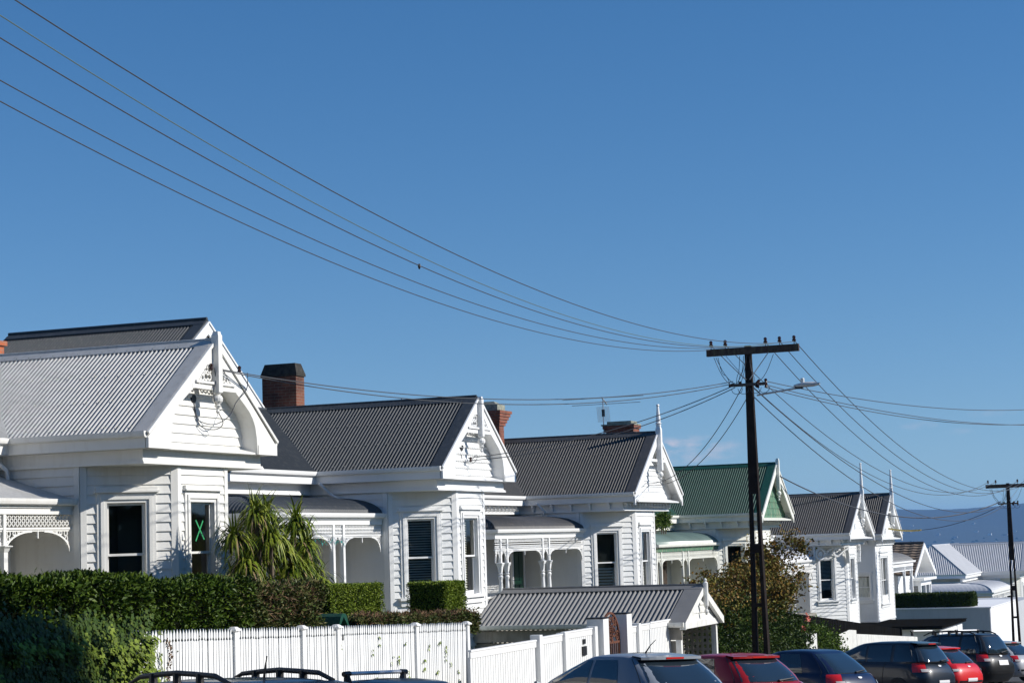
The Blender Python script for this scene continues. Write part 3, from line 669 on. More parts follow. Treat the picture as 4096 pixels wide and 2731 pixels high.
# upper gable of the second villa (behind its main ridge)
def upper_gable():
    X, Y, z, hw, sl = 47.81, 27.0, 6.34, 3.9, .712; Ls = math.hypot(hw, hw * sl); m = MB()
    for sg in (-1, 1): corr(m, (X + sg * hw, Y + .25, z - hw * sl), (0, 1, 0), (-sg * hw, 0, hw * sl), 6.2, lambda u: 0, lambda u: Ls - .03)
    r = m.build('upper_roof', RCHAR, v2)
    m = MB()
    for sg in (-1, 1):
        m.hexa([(X + sg * hw, Y - .02, z - hw * sl + .02), (X + sg * hw, Y + .3, z - hw * sl + .02), (X, Y + .3, z + .02), (X, Y - .02, z + .02),
                (X + sg * hw, Y - .02, z - hw * sl + .05), (X + sg * hw, Y + .3, z - hw * sl + .05), (X, Y + .3, z + .05), (X, Y - .02, z + .05)])
    m.tube([(X, Y, z + .06), (X, Y + 6.42, z + .06)], .05, 8); m.hexa([(X - .22, Y, z - .11), (X - .22, Y + 6.4, z - .11), (X, Y + 6.4, z + .045), (X, Y, z + .045), (X - .22, Y, z - .095), (X - .22, Y + 6.4, z - .095), (X, Y + 6.4, z + .06), (X, Y, z + .06)])
    m.build('ridge_cap', RCHAR, r)
    F = F2(X, Y, 1, 0)
    for sg in (-1, 1):
        m = MB(); pts = [(sg * hw, z - hw * sl), (0, z - .01), (0, z - .36), (sg * (hw - .15), z - hw * sl - .22), (sg * hw, z - hw * sl - .2)]
        m.prism(F, pts if sg > 0 else pts[::-1], 0, .045); m.strip(F, [(sg * hw, z - hw * sl - .02), (0, z - .03)], .05, .045, .08); m.build('barge_board', TRIM, v2)
    m = MB(); F = F2(X - hw, Y + .25, 1, 0)
    boards(m, F, 2 * hw, 2.2, z - .1, ulo=lambda q: max(.25, (q - (z - hw * sl)) / sl + .12), uhi=lambda q: 2 * hw - max(.25, (q - (z - hw * sl)) / sl + .12))
    m.box(X - hw + .3, X + hw - .3, Y + .3, Y + 6.3, 2.3, 3.5)
    m.build('upper_wall', WHITE, v2)
upper_gable()

# chimneys
def pot(m, x0, x1, y0, y1, z, n, r=.12):
    for k in range(n): m.lathe((x0 + (x1 - x0) * .5, y0 + (y1 - y0) * (k + .5) / n), [(r, z), (r * .85, z + .2), (r, z + .22), (r, z + .25)], 8)
m = MB(); m.box(51.5, 52.02, 26.2, 27.3, 2.5, 5.12); c = m.build('chimney', BRK, v2)
m = MB(); m.hexa([(51.47, 26.17, 5.12), (52.05, 26.17, 5.12), (52.05, 27.33, 5.12), (51.47, 27.33, 5.12), (51.56, 26.26, 5.42), (51.96, 26.26, 5.42), (51.96, 27.24, 5.42), (51.56, 27.24, 5.42)]); m.hexa([(51.465, 26.165, 5.04), (52.055, 26.165, 5.04), (52.055, 27.335, 5.04), (51.465, 27.335, 5.04), (51.465, 26.165, 5.121), (52.055, 26.165, 5.121), (52.055, 27.335, 5.121), (51.465, 27.335, 5.121)]); m.build('chimney_cap', MORT, c)
m = MB(); m.box(66.0, 66.45, 25.57, 26.7, 2.2, 4.2)
for k in range(5): d = .05 + .045 * k; m.box(66.0 - d, 66.45 + d * 2.2, 25.57 - d * .6, 26.7 + d, 4.2 + .11 * k, 4.2 + .11 * (k + 1) - .005)
c = m.build('chimney', BRKR, v3)
m = MB(); m.box(65.95, 66.7, 25.6, 26.6, 4.745, 4.96); m.hexa([(66, 25.65, 4.96), (66.6, 25.65, 4.96), (66.6, 26.4, 4.96), (66, 26.4, 4.96), (66.1, 25.8, 5.08), (66.45, 25.8, 5.06), (66.45, 26.3, 5.05), (66.1, 26.3, 5.08)]); m.build('chimney_cap', STONE, c)
m = MB(); m.box(68.05, 68.7, 21.28, 22.26, 1.8, 3.86); m.box(68.0, 68.75, 21.23, 22.31, 3.86, 3.99); m.box(67.94, 68.8, 21.18, 22.36, 3.99, 4.1); c = m.build('chimney', BRKR, v3)
m = MB(); m.box(67.9, 68.74, 21.16, 22.4, 4.1, 4.15); m.box(67.98, 68.7, 21.3, 22.2, 4.15, 4.25); m.build('chimney_cap', STONE, c)
m = MB(); m.box(35.8, 36.3, 25.5, 26.4, 3.3, 4.62); m.box(35.75, 36.35, 25.45, 26.45, 4.62, 4.72); m.build('chimney', BRKO, v1)

for (vv, x, y, z0_, z1_) in ((v1, 33.18, 23.2, 1.6, -2.5), (v2, 47.55, 22.9, 1.3, -3.2), (v2, 52.45, 22.9, 1.3, -3.2), (v3, 64.0, 23.3, .9, -4)):
    m = MB(); m.tube([(x - .35, 23.4, z0_ + .45), (x - .1, 23.2, z0_ + .15), (x - .06, y, z0_), (x - .06, y, z1_)], .04, 8); m.build('downpipe', TRIM, vv)
def screws(root, Xc, Yb, z0, hw, apex, D, mt, rows=(.06, .36, .66, .95)):
    m = MB(); eh = .3; run, rise = hw, apex - eh; Ls = math.hypot(run, rise)
    for f in rows:
        y = Yb + .4
        while y < Yb + D:
            x = Xc - run + run * f; z = z0 + eh + rise * f; n = Vector((-rise, 0, run)).normalized() * .035
            if not (f < .5 and y > Yb + 3.1 + 2.5 * f): m.box(x + n.x - .009, x + n.x + .009, y - .009, y + .009, z + n.z - .02, z + n.z + .006)
            y += .3
    return setp(m.build('roofing_screws', mt, root), kind='stuff')
screws(v1, 35.62, 20, 2.05, 2.62, 2.24, 5.3, STONE); screws(v2, 50., 20, 1.74, 2.64, 2.23, 6., RMID); screws(v3, 66.7, 20, 1.29, 2.85, 2.4, 5.8, RMID)

# television antennas
def antenna(X, Y, z0, zt, half, label, tilt=0):
    r = empty('tv_antenna', (X, Y, z0), label, 'antenna')
    m = MB(); m.tube([(X, Y, z0), (X, Y, zt - .02)], .022, 6); m.build('mast', STEEL, r)
    m = MB(); m.tube([(X, Y - half, zt), (X, Y + half, zt)], .012, 5); m.tube([(X + .35, Y - half * .85, zt - .2), (X + .35, Y + half * .85, zt - .2)], .012, 5); m.bar((X - .1, Y, zt + .01), (X + .45, Y, zt - .21), .035); m.build('dipole_rods', STEEL, r)
    return r
r = antenna(68., 22.33, 3.6, 5.12, 1.53, 'tall television antenna with mesh reflector beside the lichened chimney')
m = MB()
for k in range(9): y = 22.1 + .055 * k; m.tube([(68.05, y, 4.26), (68.05, y + .04, 4.8)], .005, 4)
for k in range(14): z = 4.27 + .04 * k; m.tube([(68.05, 22.08 + .003 * k, z), (68.05, 22.56 + .003 * k, z)], .004, 4)
m.build('mesh_reflector', STEEL, r); m = MB(); m.box(67.98, 68.04, 22.28, 22.38, 4.45, 4.7); m.build('dipole_box', BLACKP, r)
antenna(54., 23.95, 3.3, 4.36, 1.05, 'low television antenna lying just above the charcoal ridge')

m = MB(); F = F2(62.75, 24.0, 1, 0); z = 1.29
m.fbox(F, -.12, 0, -.03, .05, z - 3.6, z - 1.35); m.fbox(F, .95, 1.07, -.03, .05, z - 3.6, z - 1.35); m.fbox(F, -.12, 1.07, -.03, .06, z - 1.35, z - 1.22); fr_ = m.build('door_frame', TRIM, v3)
m = MB(); m.fbox(F, 0, .95, .0, .03, z - 3.6, z - 1.35)
for (a_, b_, c_, d_) in ((.1, .43, .2, .95), (.52, .85, .2, .95), (.1, .43, 1.1, 2.05), (.52, .85, 1.1, 2.05)): m.fbox(F, a_, b_, .03, .045, z - 3.6 + c_, z - 3.6 + d_)
m.build('door', GREENB, fr_)
# services fixed to the gables
def meterbox(root, x, y, z, r=.09):
    m = MB(); m.tube([(x, y, z), (x, y - .1, z - .01)], [r, r * .9], 10); m.build('cable_box', BLACKP, root)
meterbox(v1, 35.36, 20.4, 3.13, .11); meterbox(v2, 49.55, 20.38, 2.62, .09); meterbox(v3, 66.3, 20.6, 2.1, .09)
m = MB(); m.tube([(48.6, 20.3, 2.72), (48.55, 20.15, 2.66)], [.05, .17], 12); m.build('satellite_dish', GREYPL, v2)
m = MB(); F = F2(36.42 + .47 * 0, 20.3, 1, 0); F = F2(34.62, 20.3, 1, 0)
m.strip(F, [(.80, 2.05 - 1.78), (1.10, 2.05 - 1.37)], .035, -.045, -.041); m.strip(F, [(.80, 2.05 - 1.36), (1.13, 2.05 - 1.75)], .035, -.040, -.036); m.build('tape_cross', TAPE, v1)
m = MB(); rnd = random.Random(5)
for k in range(34):
    x = 42.0 + 3.3 * (k + rnd.uniform(-.4, .4)) / 34; z = 1.74 - 1.5 - .06 * abs(math.sin(k * .35)) + rnd.uniform(-.04, .04)
    m.poly([(x, 21.78, z), (x + rnd.uniform(.02, .06), 21.76, z + .02), (x + .02, 21.77, z - rnd.uniform(.03, .08))])
setp(m.build('tinsel_garland', DECO), 'teal tinsel garland draped along the verandah arches beside the palm-like plant', 'garland')
m = MB(); m.box(77.0, 78.2, 24.0, 24.08, -1.75, -.95); o = setp(m.build('wall_heater', GREYPL), 'white wall unit with dark oval opening on the green verandah wall', 'wall unit')
m = MB(); F = F2(77.6, 24.0, 1, 0); m.prism(F, [(.4 * math.cos(t * PI / 8) ** 1 * (1), -1.25 + .17 * math.sin(t * PI / 8)) for t in range(16)], .081, .1); q = m.build('oval_panel', BLACKP); q.parent = o
m = MB(); m.lathe((44.05, 21.98), [(.01, -.03), (.07, -.06), (.09, -.3), (.04, -.38)], 6); m.tube([(44.05, 21.98, -.03), (44.05, 21.98, .2)], .008, 4); setp(m.build('hanging_lantern', BLACKP), 'small black lantern hanging under the spindle verandah', 'lantern')

# ------------------------------------------------------------------ tiled house (seventh) beyond the grey garage
def tiled_house():
    root = empty('bungalow', (137., 22.5, -9.), 'small white house with brown tiled roof and bay window, beyond the grey garage', 'house', 'wooden villas along the street')
    X, Y, z, hw, rise = 137., 22.5, -.85, 4.3, 1.95; Ls = math.hypot(hw, rise); m = MB()
    for sg in (-1, 1):
        n = 12; U = Vector((0, 1, 0)); V = Vector((-sg * hw, 0, rise)).normalized(); O = Vector((X + sg * hw, Y, z - rise)); Nn = Vector((sg * rise, 0, hw)).normalized()
        for k in range(n):
            a, b = Ls * k / n, Ls * (k + 1) / n; i = len(m.v); c = 60
            for j in range(c + 1):
                u = 9. * j / c; h = .02 * math.cos(2 * PI * j / 4)
                m.v += [tuple(O + U * u + V * (a - .03) + Nn * (.07 + h)), tuple(O + U * u + V * b + Nn * (.01 + h))]
            for j in range(c): q = i + 2 * j; m.f.append((q, q + 2, q + 3, q + 1))
            m.quad(tuple(O + V * (a - .03) + Nn * .07), tuple(O + U * 9 + V * (a - .03) + Nn * .07), tuple(O + U * 9 + V * (a - .03)), tuple(O + V * (a - .03)))
    rf = m.build('tiled_roof', TILE, root)
    m = MB(); m.tube([(X, Y, z + .06), (X, Y + 9, z + .06)], .1, 8); m.build('ridge_cap', RBRN, rf)
    F = F2(X, Y, 1, 0)
    for sg in (-1, 1):
        m = MB(); pts = [(sg * hw, z - rise), (0, z + .05), (0, z - .32), (sg * (hw - .3), z - rise - .2), (sg * hw, z - rise - .25)]
        m.prism(F, pts if sg > 0 else pts[::-1], 0, .06); b = m.build('barge_board', TRIM, root)
        s = MB(); s.quad((X, Y, z - .12), (X + sg * hw, Y, z - rise - .1), (X + sg * hw, Y + 1.2, z - rise - .1), (X, Y + 1.2, z - .12)); s.build('barge_soffit', TRIM, b)
    m = MB(); Fg = F2(X - hw + .4, Y + 1.2, 1, 0); sl = hw / rise
    boards(m, Fg, 2 * hw - .8, -8.6, z - .1, pitch=.2, ulo=lambda q: max(0, (q - (z - rise)) * sl - .2), uhi=lambda q: 2 * hw - .8 - max(0, (q - (z - rise)) * sl - .2))
    boards(m, F2(X - hw + .4, Y + 1.2, 0, 1, flip=True), 7.5, -8.6, z - rise - .05, pitch=.2); boards(m, F2(X + hw - .4, Y + 1.2, 0, 1), 7.5, -8.6, z - rise - .05, pitch=.2)
    m.build('wall', WHITE, root)
    m = MB(); m.box(X + .6, X + 6., Y + .2, Y + 3, z - rise - .55, z - rise - .38); m.box(X + 1., X + 5.4, Y + .5, Y + 3, z - rise - 1.95, z - rise - 1.7); m.box(X + 1., X + 5.4, Y + .5, Y + 3, z - rise - .9, z - rise - .56)
    for xx in (1., 2.95, 4.55, 5.2): m.box(X + xx, X + xx + .2, Y + .5, Y + .7, z - rise - 1.7, z - rise - .9)
    m.box(X + 1.1, X + 5.3, Y + 1., Y + 3, z - rise - 6, z - rise - 1.95)
    b = m.build('bay_window', TRIM, root)
    m = MB(); m.box(X + 1.1, X + 5.3, Y + .6, Y + 2, z - rise - 1.69, z - rise - .91); m.build('glass', CARGL, b)
    # verandah
    X0, X1, yg, zg = 124.2, X - hw, 22.5, -1.9; m = MB(); pr = [(1.9, .62), (1.2, .55), (.7, .45), (.3, .28), (.08, .12), (0, 0)]; cols = 210; i = 0
    for c in range(cols + 1):
        x = X0 + (X1 - X0) * c / cols; h = .014 * math.cos(2 * PI * x / .15)
        for d, dz in pr: m.v.append((x, yg + d, zg + dz + h))
    for c in range(cols):
        for k in range(5): q = c * 6 + k; m.f.append((q, q + 1, q + 7, q + 6))
    m.build('verandah_roof', RMID, root)
    m = MB(); gutter(m, F2(0, yg, 1, 0), X0, X1 + .3, -.02, zg + .02); m.build('verandah_gutter', TRIM, root)
    m = MB(); m.box(X0, X1, yg + .05, yg + .15, zg - .32, zg - .14); m.box(X0, X1, yg + .07, yg + .13, zg - .62, zg - .56)
    x = X0 + .1
    while x < X1: m.box(x, x + .03, yg + .085, yg + .115, zg - .56, zg - .32); x += .16
    m.build('verandah_beam', TRIM, root)
    for x in (124.3, 129.4, 132.1):
        m = MB(); m.box(x - .09, x + .09, yg + .03, yg + .19, -8, zg - .3); m.build('post', TRIM, root)
        m = MB(); F = F2(x, yg + .11, 1, 0)
        for sg in (-1, 1): m.strip(F, [(sg * .1, zg - 1.05), (sg * .2, zg - .8), (sg * .45, zg - .64)], .05, -.02, .02)
        m.build('arch_bracket', TRIM, root)
    m = MB(); boards(m, F2(124., yg + 2.0, 1, 0), X1 - 124., -8.6, zg + .4, pitch=.2); m.box(124., X1, yg + 2.05, yg + 8, -8.6, zg + .5); m.build('rear_wall', GREYBLK, root)
tiled_house()

# ------------------------------------------------------------------ garages and walls
r = empty('garage', (130, 16.5, g(130)), 'flat roofed grey plastered garage with a lit white front, under a hedge', 'garage')
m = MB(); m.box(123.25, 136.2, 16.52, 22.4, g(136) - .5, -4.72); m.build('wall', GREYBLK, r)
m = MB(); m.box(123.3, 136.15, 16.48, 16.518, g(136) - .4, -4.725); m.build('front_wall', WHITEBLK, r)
m = MB(); m.box(123.2, 136.25, 16.42, 22.45, -4.718, -4.655); m.build('parapet_cap', WHITEBLK, r)
m = MB(); m.box(136.5, 150, 17., 23, g(150) - .3, -5.0); setp(m.build('boundary_wall', GREYBLK), 'long low grey wall running on beyond the grey garage', 'wall')
r = empty('carport', (108, 16.5, g(108)), 'white garage under a thin flat black roof, end of the black fence', 'garage')
m = MB(); m.box(103.5, 112., 16.3, 21.6, -4.98, -4.85); m.box(103.45, 112.05, 16.25, 21.65, -4.848, -4.82); m.build('flat_roof', BLKF, r)
m = MB(); m.box(103.9, 111.8, 16.5, 21.4, g(112) - .3, -4.985); m.build('wall', WHITEBLK, r)
m = MB(); F = F2(104.6, 16.5, 1, 0)
for k in range(5): m.fbox(F, 0, 5.2, .01, .05, -7.2 + .42 * k, -6.8 + .42 * k)
m.build('garage_door', TRIM, r)

# gabled carport in front of the spired villa
def gabled_carport():
    root = empty('carport', (51.76, 14.5, g(51.8)), 'low gabled carport with slate grey corrugated roof and lattice sides, behind the paling fence', 'carport')
    X, Y, zt, hw, rise, D = 51.76, 14.4, -1.278, 1.907, .882, 5.9; zb = zt - rise; Ls = math.hypot(hw, rise); m = MB(); hip = 1.0
    corr(m, (X - hw, Y + .25, zb), (0, 1, 0), (hw, 0, rise), D - .25 + hip - .2, lambda u: 0, lambda u: Ls * max(0, min(1, (D + hip - .2 - u - .25) / hip)) - .02, pitch=.13)
    corr(m, (X + hw, Y + .25, zb), (0, 1, 0), (-hw, 0, rise), D - .25 + hip - .2, lambda u: 0, lambda u: Ls * max(0, min(1, (D + hip - .2 - u - .25) / hip)) - .02, pitch=.13)
    m.poly([(X - hw, Y + D + hip - .2, zb), (X, Y + D - .2, zt), (X + hw, Y + D + hip - .2, zb)])
    rf = m.build('roof', RMID, root)
    m = MB()
    for sg in (-1, 1):
        m.hexa([(X + sg * hw, Y - .04, zb + .02), (X + sg * hw, Y + .45, zb + .02), (X, Y + .45, zt + .02), (X, Y - .04, zt + .02), (X + sg * hw, Y - .04, zb + .035), (X + sg * hw, Y + .45, zb + .035), (X, Y + .45, zt + .035), (X, Y - .04, zt + .035)])
        a = .2; m.hexa([(X + sg * a, Y, zt - a * rise / hw + .03), (X + sg * a, Y + D - .2, zt - a * rise / hw + .03), (X, Y + D - .2, zt + .04), (X, Y, zt + .04), (X + sg * a, Y, zt - a * rise / hw + .042), (X + sg * a, Y + D - .2, zt - a * rise / hw + .042), (X, Y + D - .2, zt + .055), (X, Y, zt + .055)])
    m.tube([(X, Y, zt + .06), (X, Y + D - .2, zt + .06)], .03, 6)
    m.build('ridge_cap', RMID, rf)
    m = MB(); gutter(m, F2(X - hw, Y, 0, 1, flip=True), -.0, D + 1, 0, zb + .03); m.build('gutter', OLDWHITE, root)
    F = F2(X, Y, 1, 0); m = MB(); Fg = F2(X - hw, Y + .12, 1, 0); sl = hw / rise
    boards(m, Fg, 2 * hw, zb - .0, zt - .05, pitch=.2, ulo=lambda q: (q - zb) * sl + .02, uhi=lambda q: 2 * hw - (q - zb) * sl - .02)
    m.fbox(Fg, .0, 2 * hw, 0, .05, zb - .16, zb + .0); m.build('gable_wall', OLDWHITE, root)
    for sg in (-1, 1):
        m = MB(); pts = [(sg * hw, zb + .03), (0, zt + .03), (0, zt - .17), (sg * (hw - .05), zb - .16), (sg * hw, zb - .16)]
        m.prism(F, pts if sg > 0 else pts[::-1], -.06, .04); m.build('barge_board', OLDWHITE, root)
    m = MB(); c = (X, Y - .08); m.lathe(c, [(.07, zt - .35), (.07, zt + .1), (.03, zt + .14), (.05, zt + .17), (.02, zt + .22)], 8); m.lathe(c, [(.02, zt - .75), (.06, zt - .66), (.03, zt - .58), (.07, zt - .5), (.07, zt - .35)], 8); m.build('finial', OLDWHITE, root)
    m = MB(); m.box(X - hw + .1, X - hw + .16, Y + .1, Y + D + 1, zb - .42, zb - .12); m.box(X - hw + .2, X - hw + .26, Y + .3, Y + D + .9, zb - .78, zb - .45); m.box(X - hw + .12, X + hw - .1, Y + D + .9, Y + D + 1, g(54), zb - .1); m.build('side_beam', GREYW, root)
    for x, y in ((X - hw + .18, Y + .2), (X + hw - .18, Y + .2), (X - hw + .18, Y + 3.4), (X - hw + .18, Y + 6.9)):
        m = MB(); m.box(x - .07, x + .07, y - .07, y + .07, g(55) - .3, zb - .1); m.build('post', OLDWHITE if y < Y + 1 else GREYW, root)
    m = MB(); x = X - hw + .22
    for k in range(46): y = Y + .35 + .145 * k; m.box(x, x + .012, y, y + .04, g(54), zb - .8)
    for k in range(13): z = zb - .86 - .16 * k; m.box(x + .013, x + .025, Y + .3, Y + 7., z, z + .045)
    m.build('lattice', GREYW, root)
    m = MB()
    for k in range(24): xx = X - hw + .35 + .15 * k; m.box(xx, xx + .04, Y + D + .8, Y + D + .812, g(55), zb - .2)
    for k in range(14): z = zb - .4 - .16 * k; m.box(X - hw + .3, X + hw - .2, Y + D + .813, Y + D + .825, z, z + .045)
    m.build('lattice', GREYW, root)
    m = MB(); x = X + hw - .25
    for k in range(46): y = Y + .35 + .145 * k; m.box(x, x + .012, y, y + .07, g(55), zb - .15)
    for k in range(16): z = zb - .25 - .16 * k; m.box(x + .013, x + .025, Y + .3, Y + 7., z, z + .07)
    m.build('lattice', GREYW, root)
gabled_carport()

# ------------------------------------------------------------------ fences
def picket_fence():
    root = empty('picket_fence', (34, 16.5, g(34)), 'white picket fence with scalloped pointed pickets and capped posts', 'fence')
    top = lambda x: -1.25 - (x - 30.) * .038; F = F2(0, 16.5, 1, 0); m = MB(); x = 15.; rnd = random.Random(2)
    while x < 40.1:
        t = top(x) + rnd.uniform(-.008, .008); w = .036; b = g(x) + .12; y = rnd.uniform(-.004, .004); d = rnd.uniform(-.009, .009) + (.05 * max(0, (x - 38)) if x > 38 else 0)
        m.prism(F, [(x - w, b), (x + w, b), (x + w + d, t - .2), (x + w * .45 + d, t - .185), (x + w * .35 + d, t - .175), (x + w * .9 + d, t - .14), (x + w * .8 + d, t - .07), (x + d, t), (x - w * .8 + d, t - .07), (x - w * .9 + d, t - .14), (x - w * .35 + d, t - .175), (x - w * .45 + d, t - .185), (x - w + d, t - .2)], y, y + .02); x += .092
    m.build('pickets', WHITE, root)
    m = MB()
    for dz in (.3, 1.5): m.hexa([(15, 16.52, top(15) - dz - .08), (40.1, 16.52, top(40.1) - dz - .08), (40.1, 16.56, top(40.1) - dz - .08), (15, 16.56, top(15) - dz - .08), (15, 16.52, top(15) - dz), (40.1, 16.52, top(40.1) - dz), (40.1, 16.56, top(40.1) - dz), (15, 16.56, top(15) - dz)])
    m.build('rail', WHITE, root)
    ps = [17.5, 19.7, 22., 24.4, 26.8, 29.94, 32.43, 33.86, 37.49, 40.23]
    for x in ps:
        m = MB(); t = top(x) - .06; m.box(x - .06, x + .06, 16.44, 16.56, g(x) - .2, t); p = m.build('post', WHITE, root)
        m = MB(); m.lathe((x, 16.5), [(.085, t), (.14, t + .015), (.14, t + .035), (.06, t + .08), (.0, t + .085)], 4, True); m.build('post_cap', TRIM, p)
    c = bpy.data.curves.new('house_number', 'FONT'); c.body = '8'; c.size = .17; c.extrude = .004; c.align_x = 'CENTER'; c.materials.append(BLACKP)
    tmp = bpy.data.objects.new('tmp_text', c); COL.objects.link(tmp); bpy.context.view_layer.update()
    me = bpy.data.meshes.new_from_object(tmp.evaluated_get(bpy.context.evaluated_depsgraph_get())); bpy.data.objects.remove(tmp)
    o = bpy.data.objects.new('house_number', me); COL.objects.link(o); o.parent = root; o.location = (33.97 - 34, 16.42 - 16.5, top(33.9) - .28 - g(34)); o.rotation_euler = (PI / 2, 0, 0)
picket_fence()
def paling_fence():
    root = empty('paling_fence', (43.2, 14.85, g(43.2)), 'white paling fence with flat top rail stepping up the driveway, between picket fence and carport', 'fence')
    F = F2(0, 14.85, 1, 0)
    segs = [(36.319, 40.008, -2.018), (40.278, 41.755, -1.980), (41.804, 43.754, -1.951), (46.458, 47.115, -2.067), (47.250, 48.196, -2.057), (48.245, 50.668, -2.042)]
    for a, b, t in segs:
        m = MB(); x = a
        while x < b - .05: w = min(.125, b - x); m.fbox(F, x, x + w - .014, 0, .022, g(x) - .1, t - .13); x += .135
        m.fbox(F, a, b, -.02, -.002, g(a) - .1, t - .14)
        pn = m.build('palings', WHITE, root)
        m = MB(); m.fbox(F, a - .01, b, -.05, .05, t - .035, t); m.fbox(F, a - .01, b, .001, .035, t - .16, t - .036); m.build('top_rail', TRIM, pn)
    for x, t in ((40.143, -1.927), (41.775, -1.970), (47.182, -2.018), (50.755, -2.033), (43.832, -1.931)):
        m = MB(); m.box(x - .09, x + .09, 14.75, 14.97, g(x) - .2, t); m.build('post', WHITE, root)
    m = MB(); m.fbox(F, 42.97, 43.24, .02, .06, -2.54, -2.337); m.fbox(F, 43.04, 43.2, .02, .05, -2.284, -2.178); m.build('intercom', BLACKP, root)
paling_fence()
for x, lb in ((44.24, 'white square gate pillar with dark cap, left of the rusty arched gate'), (46.03, 'white square gate pillar with dark cap, right of the rusty arched gate')):
    r = empty('gate_pillar', (x, 14.85, g(x)), lb, 'gate pillar', 'gate pillars'); t = -1.773 if x < 45 else -1.738
    m = MB(); m.box(x - .2, x + .2, 14.65, 15.05, g(x) - .2, t); m.build('pillar_body', TRIM, r)
    m = MB(); m.box(x - .21, x + .21, 14.64, 15.06, t, t + .03); m.build('pillar_cap', BLACKP, r)
def iron_gate():
    root = empty('iron_gate', (45.14, 14.85, g(45)), 'rusty wrought iron gate with arched scrolled top between the white pillars', 'gate')
    F = F2(45.14, 14.85, 1, 0); w = .66; zc = -2.30; m = MB()
    pts = [(-w, g(50) + .1)] + [(-w * math.cos(t * PI / 16), zc + .62 * math.sin(t * PI / 16)) for t in range(17)] + [(w, g(50) + .1)]
    m.strip(F, pts, .05, -.02, .02); m.fbox(F, -w, w, -.018, .018, zc - .1, zc - .05); m.fbox(F, -w, w, -.018, .018, g(50) + .1, g(50) + .15); m.build('gate_frame', RUST, root)
    m = MB()
    for k in range(-4, 5):
        u = k * .15; m.strip(F, [(u, g(50) + .15), (u, zc - .1)], .028, -.01, .01); m.ring(F, u, zc - .55, .06, .022, -.008, .008, 8); m.ring(F, u, zc - .95, .05, .02, -.008, .008, 8); m.strip(F, [(u - .07, zc - .7), (u, zc - .8), (u + .07, zc - .7)], .02, -.008, .008)
    for u, z, r in ((0, .38, .13), (0, .15, .12), (-.28, .2, .14), (.28, .2, .14), (-.5, .08, .1), (.5, .08, .1), (-.22, .45, .07), (.22, .45, .07), (-.12, .02, .07), (.12, .02, .07), (-.4, .38, .06), (.4, .38, .06)):
        m.ring(F, u, zc + z, r, .032, -.012, .012, 12, .6, 5.9); m.ring(F, u, zc + z, r * .45, .025, -.012, .012, 8)
    m.build('scroll_bars', RUST, root)
iron_gate()
def black_fence():
    root = empty('paling_fence', (90, 18, g(90)), 'tall black stained paling fence sloping down the street in front of the spired villas', 'fence')
    top = lambda x: -3.06 - (x - 78) * .076; m = MB(); x = 74.; rnd = random.Random(8); F = F2(0, 18, 1, 0)
    while x < 101: m.prism(F, [(x, g(x) - .1), (x + .15, g(x) - .1), (x + .15, top(x + .15)), (x, top(x))], 0, .02); x += .15 + rnd.choice((.01, .01, .05))
    m.build('palings', BLKF, root); m = MB(); m.box(100.9, 101.1, 17.9, 18.1, g(101), top(101) + .05); m.build('post', BLKF, root)
black_fence()
for (a, b, t, lb) in ((73.1, 74.9, -3.58, 'short single panel of old white pickets beside the lime green bush'), (79., 82.4, -3.95, 'old white pickets rising to a curved gate head with mailbox slot'), (82.5, 97., -4.12, 'long low run of old white pickets below the black fence')):
    r = empty('picket_fence', ((a + b) / 2, 16.5, g(b)), lb, 'fence', 'old white picket panels'); m = MB(); F = F2(0, 16.5, 1, 0); x = a
    while x < b: tt = t - (x - a) * .062 + (.0 if a != 79. else (.10 * (x - a) if x < 81. else .2)); m.fbox(F, x, x + .1, 0, .02, g(x) - .1, tt); x += .115
    m.build('pickets', OLDWHITE, r); m = MB(); m.fbox(F, a, b, -.04, -.001, t - 1.3, t - 1.2); m.build('rail', OLDWHITE, r)

# letterbox
r = empty('letterbox', (34.53, 16.95, -1.45), 'dark green gable roofed letterbox behind the picket fence, open at the end', 'letterbox')
m = MB(); F = F2(34.53, 16.66, 1, 0)
m.prism(F, [(-.24, -1.47), (-.2, -1.47), (.0, -1.26), (.2, -1.47), (.24, -1.47), (.13, -1.25), (.06, -1.2), (-.06, -1.2), (-.13, -1.25)], -.62, 0); m.build('box_roof', GREENB, r)
m = MB(); m.box(34.36, 34.7, 16.72, 17.26, -1.75, -1.47); m.build('box_body', GREENB, r); m = MB(); m.box(34.48, 34.58, 16.95, 17.05, g(34), -1.75); m.build('post', GREENB, r)

